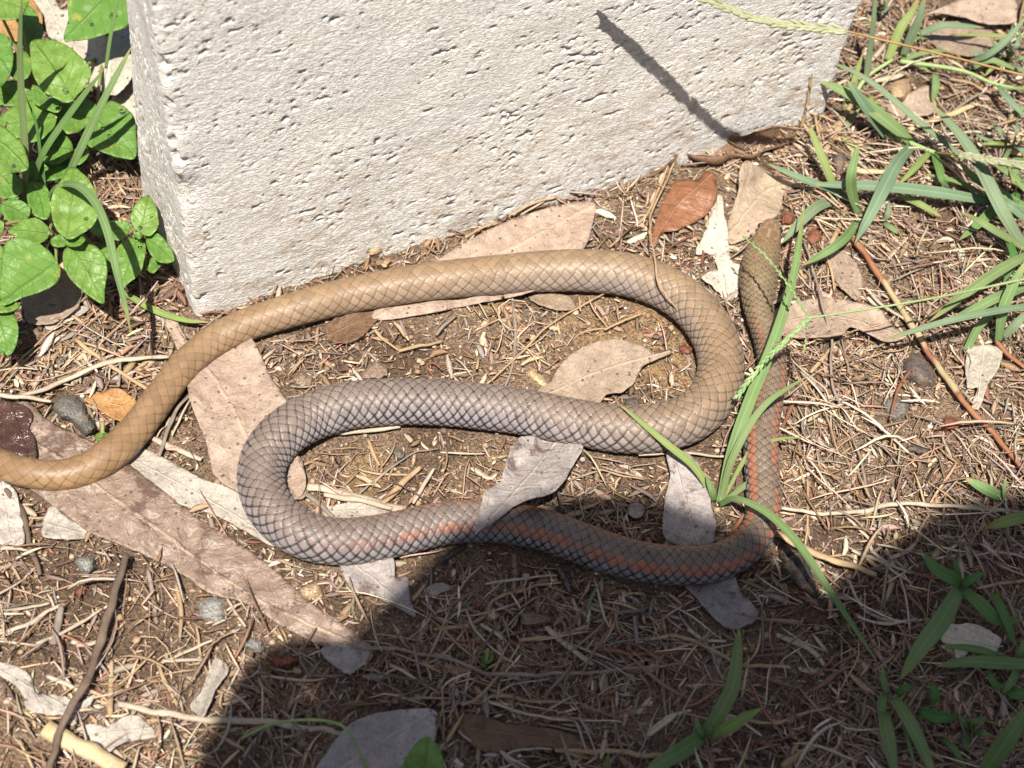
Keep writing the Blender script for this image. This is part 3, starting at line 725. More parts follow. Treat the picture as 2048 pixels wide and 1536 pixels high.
leaf('dark wet rotten leaf scrap beside the snake tail', 'D',
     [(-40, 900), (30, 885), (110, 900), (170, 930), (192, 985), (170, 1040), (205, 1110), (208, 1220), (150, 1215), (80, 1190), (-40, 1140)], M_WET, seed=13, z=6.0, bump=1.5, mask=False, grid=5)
leaf('small golden orange leaf behind the grey stone', 'D', [(490, 870), (600, 830), (700, 810), (760, 850), (805, 905), (750, 985), (700, 1002), (620, 962), (550, 912)], M_GOLD, seed=14, mid=[(492, 868), (650, 900), (795, 930)], curl=2.0, grid=5)
leaf('ridged dark brown leaf piece touching the snake', 'E', [(0, 530), (60, 455), (160, 420), (345, 398), (322, 450), (220, 560), (120, 602), (40, 592)], M_BROWN, mid=[(10, 565), (330, 410)], seed=15, curl=2.5, z=1.5, grid=5)
leaf('pale torn leaf beside the lower snake bend', 'J', [(1000, 1440), (1060, 1395), (1150, 1380), (1350, 1335), (1500, 1340), (1570, 1400), (1700, 1470), (1500, 1540), (1200, 1560), (1050, 1520)], M_PALE, seed=16, grid=6)
leaf('grey pointed leaf half in shade below the snake', 'H', [(85, 400), (240, 380), (370, 372), (395, 490), (455, 480), (470, 600), (500, 700), (400, 652), (280, 592), (150, 552)], M_GREY, mid=[(150, 400), (300, 520), (495, 695)], seed=17, ctrl=[(450, 490, 3), (300, 560, 1), (490, 690, 0)])
leaf('torn grey leaf end in the shade', 'H', [(-20, 880), (130, 858), (265, 910), (185, 990), (130, 1018), (40, 965)], M_GREY, seed=18, z=3.0, bump=1.3, grid=6)
leaf('large grey leaf with dark brown stains at the shaded edge', 'H', [(-40, 1560), (20, 1440), (130, 1300), (270, 1237), (420, 1215), (600, 1213), (612, 1300), (600, 1400), (520, 1500), (480, 1580), (200, 1640)], M_GREY, mid=[(0, 1600), (300, 1400), (600, 1220)], seed=19, z=3.0, ctrl=[(600, 1220, 3)])
leaf('grey spotted leaf beside the snake neck', 'P', [(1333, 905), (1360, 900), (1395, 925), (1415, 980), (1426, 1030), (1432, 1050), (1420, 1092), (1370, 1096), (1335, 1080), (1325, 1050), (1330, 1000), (1340, 950)], M_GREY, mid=[(1345, 902), (1370, 1000), (1400, 1095)], seed=20, ctrl=[(1335, 950, 3), (1420, 1050, 0)])
leaf('grey leaf triangle poking from under the striped snake coil', 'I', [(185, 555), (280, 520), (430, 490), (482, 590), (575, 700), (545, 762), (440, 802), (380, 770), (300, 692), (230, 612)], M_GREY, seed=21, mid=[(300, 530), (500, 740)])
leaf('small tan oval leaf near the snake head', 'F', [(955, 245), (1040, 218), (1110, 268), (1152, 340), (1162, 440), (1130, 492), (1060, 442), (1000, 362)], M_TAN, mid=[(980, 235), (1130, 485)], seed=22, z=2.0, grid=6)
leaf('long tan leaf with wavy edge beside the snake neck', 'F', [(660, 565), (760, 520), (950, 480), (1100, 500), (1250, 540), (1292, 590), (1335, 640), (1405, 692), (1300, 722), (1200, 682), (1100, 642), (1022, 692), (740, 692), (690, 642)], M_TAN, mid=[(670, 620), (1000, 580), (1400, 695)], seed=23, curl=2.5, ctrl=[(1100, 620, 4), (800, 600, 0)])
leaf('small pale pointed leaf on the right side litter', 'F', [(1735, 765), (1800, 745), (1925, 758), (1902, 880), (1852, 950), (1802, 1088), (1762, 1062), (1792, 980), (1735, 962)], M_WHITE, mid=[(1830, 750), (1790, 1080)], seed=24, z=2.5, grid=6)
leaf('large tan leaf lying behind the green grass', 'C', [(1490, 90), (1600, 40), (1750, -20), (1900, -40), (1990, -10), (2007, 60), (1992, 122), (1850, 132), (1700, 92), (1560, 72)], M_TAN, mid=[(1495, 90), (2000, 50)], seed=25, z=4.0, ctrl=[(1990, 60, 3)])
leaf('grey tan oval leaf under the grass runners', 'C', [(1490, 170), (1600, 130), (1750, 110), (1862, 150), (1875, 262), (1780, 305), (1640, 292), (1560, 252)], M_TAN, mid=[(1500, 180), (1870, 210)], seed=26, z=2.0)
leaf('flat brown leaf between grass tufts', 'C', [(1300, 565), (1400, 520), (1520, 470), (1565, 560), (1542, 622), (1400, 645), (1325, 642)], M_TAN, seed=27, z=1.2)
leaf('pale torn leaf strip in the sunny corner', 'G', [(-40, 930), (0, 950), (100, 980), (170, 1030), (200, 1120), (330, 1130), (430, 1172), (522, 1130), (502, 1182), (432, 1232), (420, 1292), (370, 1292), (340, 1242), (250, 1242), (150, 1202), (130, 1132), (60, 1062), (-40, 1000)], M_PALE, seed=28, jag=2.5, z=1.5, grid=6)
leaf('pale grey torn leaf beside the thick straw', 'G', [(420, 1322), (510, 1290), (590, 1312), (620, 1290), (690, 1250), (760, 1250), (852, 1332), (832, 1372), (700, 1392), (560, 1462), (500, 1422), (480, 1362)], M_PALE, seed=29, jag=2.5, grid=6)
leaf('narrow curled pale leaf in the sunny litter', 'G', [(1048, 1195), (1120, 1100), (1170, 960), (1200, 930), (1252, 960), (1262, 1002), (1200, 1092), (1150, 1200), (1120, 1250)], M_PALE, mid=[(1080, 1210), (1225, 945)], seed=30, curl=4.0, grid=5)
leaf('grey leaf rising beside the snake tail', 'P', [(-30, 962), (25, 975), (40, 1020), (47, 1060), (45, 1088), (0, 1088), (-30, 1080)], M_PALE, seed=31, z=3.0, grid=6)
leaf('grey weathered bark flake by the long leaf', 'G', [(280, 90), (380, 160), (500, 222), (502, 262), (400, 272), (290, 267), (228, 240)], M_PALE, seed=32, name='bark_flake', grid=5)
leaf('smooth cream coloured flake in the deep shade', 'I', [(1545, 775), (1650, 768), (1740, 770), (1865, 840), (1852, 912), (1790, 917), (1700, 890), (1690, 930), (1640, 952), (1612, 882), (1560, 862)], M_CREAM, seed=33, z=5.0, name='leaf_flake', grid=6)
leaf('orange leaf lying among the green herbs', 'A', [(-30, 115), (100, 90), (180, -20), (215, 0), (252, 130), (180, 182), (100, 242), (-30, 205)], M_GOLD, seed=34, z=6.0)
leaf('pale speckled leaf leaning on the block behind the herbs', 'A', [(430, 260), (540, 190), (700, 130), (758, 150), (775, 250), (785, 420), (740, 500), (660, 560), (560, 520), (480, 420)], M_WHITE, seed=35, z=6.0, ctrl=[(760, 300, 8), (450, 300, 0)])
leaf('pale speckled leaf standing at the frame top behind the herbs', 'A', [(190, -30), (300, -30), (360, 60), (430, 40), (440, 240), (350, 300), (280, 200), (260, 100)], M_WHITE, seed=36, z=6.0)
leaf('pale speckled leaf low against the foot of the block', 'A', [(640, 590), (740, 480), (800, 520), (820, 700), (800, 800), (740, 740), (690, 640)], M_WHITE, seed=37, z=4.0)
leaf('small bleached leaf scrap touching the block', 'D', [(260, 440), (340, 380), (480, 330), (520, 350), (400, 420), (300, 470)], M_PALE, seed=38, grid=5)
leaf('pinkish leaf under the green herb leaves', 'D', [(140, 260), (260, 180), (360, 130), (470, 190), (480, 260), (440, 350), (300, 430), (160, 420)], M_PINK, seed=39, z=2.0)
leaf('small pale leaf scrap under the tail bend', 'J', [(640, 1560), (760, 1440), (900, 1500), (980, 1600), (800, 1640)], M_PALE, seed=40, grid=5)
leaf('small brown leaf under the right snake bend', 'E', [(1190, 330), (1290, 310), (1420, 330), (1460, 400), (1370, 410), (1260, 380)], M_KHAKI, seed=41, z=1.2, grid=5)
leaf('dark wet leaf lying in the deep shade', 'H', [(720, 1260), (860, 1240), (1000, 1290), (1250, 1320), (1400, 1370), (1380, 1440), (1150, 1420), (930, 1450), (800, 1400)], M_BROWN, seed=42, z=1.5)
leaf('small pale square leaf scrap on sunlit soil', 'K', [(1830, 320), (1900, 290), (1990, 320), (1980, 400), (1900, 440), (1830, 400)], M_PALE, seed=43, grid=5)
leaf('small pale flake below the leaf in the shade', 'H', [(555, 545), (640, 515), (710, 545), (650, 565), (600, 582)], M_PALE, seed=44, grid=5, name='leaf_flake')

def rock(label, f, pts, mat, name='pebble', cat='stone', group=None, **k):
    return tag(stone(name, f, pts, mat, **k), label, cat, group)
rock('large dark grey stone beside the snake tail', 'D', [(300, 905), (360, 842), (440, 845), (500, 900), (572, 1040), (562, 1082), (500, 1092), (420, 1022), (340, 982)], S_GREY, name='stone', h=8, sharp=0.45, seed=1)
rock('bluish grey stone below the long wet leaf', 'G', [(408, 392), (450, 365), (522, 370), (532, 430), (490, 477), (440, 440)], S_BLUE, name='stone', h=5, seed=2)
rock('flat grey brown stone beside the long wet leaf', 'G', [(1090, 620), (1180, 590), (1242, 602), (1252, 702), (1200, 752), (1110, 702)], S_BLUE, name='stone', h=2.5, seed=3)
rock('bluish angular stone at the edge of the shade', 'G', [(1328, 862), (1400, 810), (1452, 830), (1482, 892), (1420, 912)], S_BLUE, name='stone', h=5, seed=4)
rock('pale tan stone between the long leaf and the shade', 'G', [(1638, 555), (1700, 515), (1755, 510), (1792, 592), (1700, 622)], S_TAN, name='stone', h=3, seed=5)
rock('light brown stone among the grass beside the block', 'C', [(1288, 482), (1350, 440), (1420, 430), (1427, 520), (1382, 557), (1310, 547)], S_TAN, name='stone', h=7, seed=6)
rock('ridged grey wood chip behind the middle coil', 'E', [(170, 815), (300, 700), (370, 740), (382, 792), (330, 822)], S_WOOD, name='wood_chip', cat='wood chip', h=4, sharp=0.3, seed=7)
rock('pale yellow rectangular straw chip between the coils', 'E', [(1176, 772), (1215, 750), (1270, 795), (1322, 852), (1275, 882), (1180, 800)], S_STRAW, name='straw_chip', cat='straw chip', h=2.5, sharp=0.2, seed=8)
rock('small grey pebble inside the lower loop', 'E', [(390, 1240), (430, 1222), (472, 1240), (462, 1290), (410, 1287)], S_GREY, h=3, seed=9)
rock('dark brown pebble beside the thick snake bend', 'E', [(1745, 960), (1790, 918), (1842, 930), (1845, 982), (1780, 992)], S_DARK, h=5, seed=10)
rock('flat reddish tan chip above the lower bend', 'D', [(1698, 762), (1760, 720), (1832, 740), (1830, 792), (1760, 822)], S_WOOD, name='bark_chip', cat='bark chip', h=2, sharp=0.25, seed=11)
rock('black charcoal lump below the snake neck bend', 'I', [(680, 350), (740, 338), (822, 400), (882, 540), (905, 645), (860, 642), (770, 562), (700, 502), (688, 430)], S_CHAR, name='charcoal', cat='charcoal', h=5, sharp=0.5, facet=2.2, seed=12)
rock('dark purple grey pod on the right side litter', 'F', [(1378, 832), (1430, 768), (1490, 790), (1562, 880), (1562, 962), (1480, 972), (1400, 932)], S_DARK, name='seed_pod', cat='seed pod', h=6, sharp=0.9, seed=13)
rock('thin dark bark strip beside the crumpled leaf tip', 'H', [(615, 385), (690, 330), (760, 300), (775, 320), (700, 380), (640, 412)], S_DARK, name='bark_chip', cat='bark chip', h=3, sharp=0.3, seed=14)
rock('dark pointed bark sliver below the striped coil', 'H', [(1275, 430), (1295, 410), (1330, 450), (1385, 600), (1370, 612), (1310, 520)], S_DARK, name='bark_chip', cat='bark chip', h=4, sharp=0.4, seed=15)
rock('tan earth clod in the shaded litter', 'H', [(885, 690), (905, 655), (945, 650), (970, 690), (940, 735), (900, 730)], S_TAN, name='clod', cat='clod', h=4, seed=16)
rock('small brown beetle shaped seed in the shaded litter', 'H', [(800, 640), (830, 615), (880, 618), (885, 645), (840, 668)], S_RED, name='seed', cat='seed', h=4, sharp=0.9, seed=17)
rock('sandy clod stuck at the foot of the block', 'B', [(248, 1450), (290, 1420), (350, 1440), (350, 1475), (300, 1490), (255, 1520)], S_TAN, name='clod', cat='clod', h=5, seed=18)
rock('sandy clod just below the block face', 'B', [(300, 1530), (370, 1510), (400, 1540), (360, 1570), (290, 1565)], S_TAN, name='clod', cat='clod', h=4, seed=19)
rock('rust brown bark scrap in the sunny litter', 'G', [(410, 560), (450, 520), (492, 525), (480, 590), (430, 600)], S_RED, name='bark_chip', cat='bark chip', h=3, sharp=0.4, seed=20)
rock('small orange pebble beside the pale stick', 'G', [(820, 1270), (850, 1245), (882, 1265), (870, 1300), (835, 1300)], S_TAN, h=3, seed=21)
rock('red brown bark scrap at the edge of the shade', 'G', [(1470, 910), (1500, 895), (1560, 930), (1600, 905), (1660, 940), (1600, 985), (1520, 990)], S_RED, name='bark_chip', cat='bark chip', h=3, sharp=0.4, facet=1.5, seed=22)
rock('red brown bark scrap beside the right snake coil', 'F', [(150, 750), (190, 735), (240, 750), (225, 790), (170, 800)], S_RED, name='bark_chip', cat='bark chip', h=3, seed=23, sharp=0.4)
rock('dark red bark flakes beside the snake snout', 'F', [(710, 40), (740, 10), (790, 20), (800, 60), (760, 90), (720, 80)], S_RED, name='bark_chip', cat='bark chip', h=3, sharp=0.3, facet=1.6, seed=24)
rock('dark red bark piece behind the seed head', 'F', [(850, 150), (890, 100), (940, 120), (950, 170), (900, 200), (860, 190)], S_RED, name='bark_chip', cat='bark chip', h=3, sharp=0.3, facet=1.6, seed=25)
rock('rusty bark lump on the right side litter', 'F', [(1580, 1160), (1640, 1130), (1700, 1150), (1690, 1200), (1620, 1210)], S_RED, name='bark_chip', cat='bark chip', h=4, sharp=0.4, facet=1.6, seed=26)
rock('grey bark chip beside the orange grass stem', 'F', [(1270, 1050), (1320, 1020), (1430, 1050), (1400, 1130), (1330, 1160), (1290, 1110)], S_GREY, name='bark_chip', cat='bark chip', h=2, sharp=0.3, seed=27)
rock('brown bark chip on the far right litter', 'F', [(1390, 1300), (1450, 1280), (1530, 1310), (1520, 1345), (1420, 1335)], S_DARK, name='bark_chip', cat='bark chip', h=3, sharp=0.3, seed=28)
rock('tan wood strip standing below the striped coil', 'H', [(1022, 345), (1065, 335), (1075, 470), (1055, 610), (1020, 605), (1030, 470)], S_WOOD, name='wood_chip', cat='wood chip', h=3, sharp=0.3, seed=29)
rock('broken brown wood piece in the shaded litter', 'H', [(1070, 680), (1150, 670), (1260, 700), (1250, 740), (1120, 770), (1080, 740)], S_WOOD, name='wood_chip', cat='wood chip', h=5, sharp=0.5, seed=30)
rock('pale mineral flake on the right side litter', 'M', [(1320, 1290), (1370, 1255), (1440, 1280), (1490, 1340), (1440, 1385), (1350, 1370)], M_CREAM, name='flake', cat='flake', h=2, sharp=0.3, seed=31)
rock('brown grey stone under the grass blades', 'M', [(70, 340), (130, 260), (220, 300), (240, 400), (180, 500), (110, 480)], S_DARK, name='stone', h=4, seed=32)

# ------------------------------------------------------------------ twigs and straws that stand out
T_PALE = mat_twig('twig_pale', (.42, .345, .25), (.32, .255, .185))
T_TAN = mat_twig('twig_tan', (.36, .25, .14), (.28, .185, .10))
T_GREY = mat_twig('twig_grey', (.24, .19, .15), (.17, .13, .10))
T_DARK = mat_twig('twig_dark', (.085, .058, .04), (.13, .09, .062))
T_RED = mat_twig('twig_red', (.22, .095, .05), (.16, .065, .036))
T_REDB = mat_twig('stem_banded', (.21, .08, .04), (.27, .12, .055), band=(.34, .26, .14))
T_STRAW = mat_twig('straw_yellow', (.48, .36, .21), (.40, .29, .16))
TW = dict(p=T_PALE, t=T_TAN, g=T_GREY, d=T_DARK, r=T_RED, b=T_REDB, y=T_STRAW)
LANDMARKS = [(90, 620, 'below the green herbs'), (330, 560, 'at the near corner of the block'), (200, 800, 'behind the dark grey stone'), (330, 870, 'beside the snake tail'), (480, 900, 'beside the large pinkish leaf'),
 (700, 680, 'beside the ridged brown leaf'), (860, 680, 'between the two long snake coils'), (1050, 720, 'behind the middle snake coil'), (1040, 745, 'beside the yellow straw chip'), (1200, 690, 'beside the stalked grey tan leaf'), (1320, 660, 'on the sandy patch inside the right bend'),
 (700, 930, 'inside the lower snake loop'), (860, 960, 'above the striped coil'), (1020, 950, 'beside the crumpled grey leaf'), (1240, 950, 'between the lower coils'), (1370, 1000, 'beside the grey spotted leaf'),
 (1200, 400, 'on the soil along the block foot'), (1350, 420, 'beside the orange brown leaf'), (1450, 280, 'beside the rolled brown leaf'), (1620, 220, 'at the right corner of the block'), (1800, 60, 'beside the large tan leaf behind the grass'), (1780, 180, 'beside the light brown stone'), (1900, 220, 'under the grass runners'),
 (1700, 340, 'under the wide grass blades'), (1950, 310, 'behind the long grass blades'), (1600, 440, 'beside the snake snout'), (1650, 560, 'beside the small oval leaf'), (1720, 640, 'on the long wavy tan leaf'), (1620, 760, 'beside the snake neck'), (1800, 500, 'beside the orange banded runner'), (1850, 740, 'beside the dark seed pod'), (1960, 760, 'beside the small pale pointed leaf'),
 (1750, 880, 'on the open litter right of the neck'), (1900, 950, 'near the far bark chip'), (1640, 1010, 'outside the neck bend'), (1640, 1130, 'beside the charcoal lump'), (1820, 1100, 'beside the leaning shaded grass'), (1750, 1240, 'under the long leaning shaded blade'), (1950, 1280, 'beside the cream flake'),
 (1500, 1250, 'beside the grey leaf triangle'), (1250, 1220, 'below the striped coil'), (1000, 1180, 'beside the tan wood strip'), (1020, 1300, 'beside the broken wood piece'), (820, 1180, 'beside the grey pointed leaf'), (700, 1330, 'beside the torn grey leaf end'), (900, 1420, 'beside the stained grey leaf'), (1150, 1440, 'beside the dark wet shaded leaf'), (1420, 1420, 'beside the shaded grass sprout'), (1650, 1500, 'in the shaded corner litter'),
 (120, 1090, 'beside the grey bark flake'), (170, 1130, 'beside the bluish grey stone'), (300, 1160, 'below the long wet leaf'), (430, 1230, 'beside the flat grey brown stone'), (80, 1270, 'on the sunny open litter'), (130, 1380, 'beside the pale torn leaf strip'), (260, 1380, 'above the thick pale stick'), (420, 1330, 'beside the narrow curled pale leaf'), (300, 1480, 'beside the thick yellow straw'), (530, 1290, 'beside the angular bluish stone'), (600, 1450, 'below the thick pale stick')]
CNAME = dict(p='pale', t='tan', g='grey brown', d='dark brown', r='red brown', y='yellow')
def twig(f, pts, w, c, label=None, z=2.2, flat=0.6, name=None, taper=0.55, n=7):
    """pts (x, y[, height mm]) in frame f, w = width in frame px"""
    s = FR[f][2]; q = fr(f, pts); q = [p if len(p) == 3 else (*p, z) for p in q]
    D = resample(catmull(np.array(q, float), 24*len(q)), 7)
    P = on_ground(D[:, 0], D[:, 1]); P = pix(D[:, 0], D[:, 1], gh0(P[:, 0], P[:, 1]) + D[:, 2]/1000)
    t = np.linspace(0, 1, len(P)); R = 0.5*w/s*MPP*(1-taper*np.abs(t-0.4)**1.5*1.2)
    R = R*(1+0.16*vnoise(t*len(P)*0.35+len(pts)*9.7, t*0+w))
    P = P + np.stack([vnoise(t*len(P)*0.2+w, t*0+1), vnoise(t*len(P)*0.2+w, t*0+5), 0.6*vnoise(t*len(P)*0.3+w, t*0+9)], 1)*0.00045
    V, F = tube(P, R, n, flat)
    o = make_obj(name or ('straw' if c in 'pty' else 'twig'), V, F, TW[c])
    if label: tag(o, label, 'straw' if c in 'pty' else 'twig')
    else:
        m_ = D[:, :2].mean(0); ph = min(LANDMARKS, key=lambda k: math.hypot(k[0]-m_[0], k[1]-m_[1]))[2]
        chord = np.hypot(*(D[-1, :2]-D[0, :2])); arc = np.hypot(*np.diff(D[:, :2], axis=0).T).sum()
        kind = 'straw' if c in 'pty' else 'twig'
        lab = f"{'long' if arc > 110 else 'short'} {'thick' if w/s > 7.5 else 'thin'} {'curved' if arc > chord*1.03 else 'straight'} {CNAME[c]} {kind} {ph}"
        tag(o, lab, kind, f'{CNAME[c]} {kind}s lying on the litter')
    return o
twig('D', [(130, 845), (300, 800), (550, 680), (750, 635), (990, 625)], 34, 'p', 'long pale forked twig running to the snake tail', z=4)
twig('D', [(-30, 850), (150, 862), (305, 885)], 30, 'p', 'pale broken twig above the dark wet leaf scrap', z=6)
twig('G', [(655, 1185), (950, 1237), (1200, 1272), (1500, 1287), (1885, 1342)], 36, 'p', 'long thick pale stick entering the shade', z=4)
twig('G', [(250, 1310), (330, 1360), (520, 1460), (680, 1550)], 85, 'y', 'thick pale yellow straw in the sunny corner', z=5, flat=0.45, taper=0.2)
twig('G', [(700, 355), (600, 680), (510, 980), (400, 1190), (330, 1330), (270, 1560)], 44, 'd', 'long dark dry stem lying across the sunny corner', z=7, flat=0.35)
twig('C', [(200, 735, 3), (120, 920, 5), (10, 1150, 9), (-5, 1250, 12), (20, 1370, 17), (50, 1540, 18), (130, 1680, 12), (190, 1780, 3)], 12, 't', 'thin dry grass stem crossing over the snake bend', taper=0.3)
twig('C', [(830, 700, 2), (865, 560, 12), (880, 400, 26), (905, 230, 40), (1010, -20, 60)], 24, 't', 'upright dry grass stem in front of the block corner', taper=0.7)
twig('F', [(1110, 150), (1250, 350), (1400, 580), (1560, 830), (1730, 1060), (1900, 1250), (2080, 1460)], 38, 'b', 'long orange red banded grass runner across the right side', name='grass_runner', z=4, flat=0.9, taper=0.3)
twig('F', [(1890, 720), (1960, 790), (2080, 880)], 30, 'b', 'short orange banded runner at the right grass tuft', name='grass_runner', z=4, flat=0.9)
twig('F', [(840, 170, 3), (920, 420, 6), (990, 700, 6), (1000, 960, 4), (1100, 1200, 4), (1190, 1520, 3)], 17, 'g', 'long thin grey brown stem beside the snake neck')
twig('H', [(140, 872), (400, 880), (700, 940), (900, 1010), (1200, 1022), (1600, 995), (1960, 960)], 20, 'g', 'long thin stem crossing the shaded litter', z=5)
twig('I', [(700, 150), (1000, 182), (1300, 132), (1500, 130), (2030, 175)], 26, 'p', 'long pale stem bordering the shade on the right', z=4)
twig('I', [(670, 275), (900, 400), (1210, 502)], 40, 't', 'broad tan straw in the shade below the snake neck bend', z=5, flat=0.35)
twig('J', [(830, 1185), (1200, 1260), (1600, 1370), (1900, 1450)], 95, 'p', 'broad pale fibrous stalk inside the lower loop', z=2, flat=0.3, taper=0.2)
twig('J', [(840, 1265), (960, 1360), (1120, 1500)], 62, 'g', 'grey leaf stalk inside the snake bend', z=3)
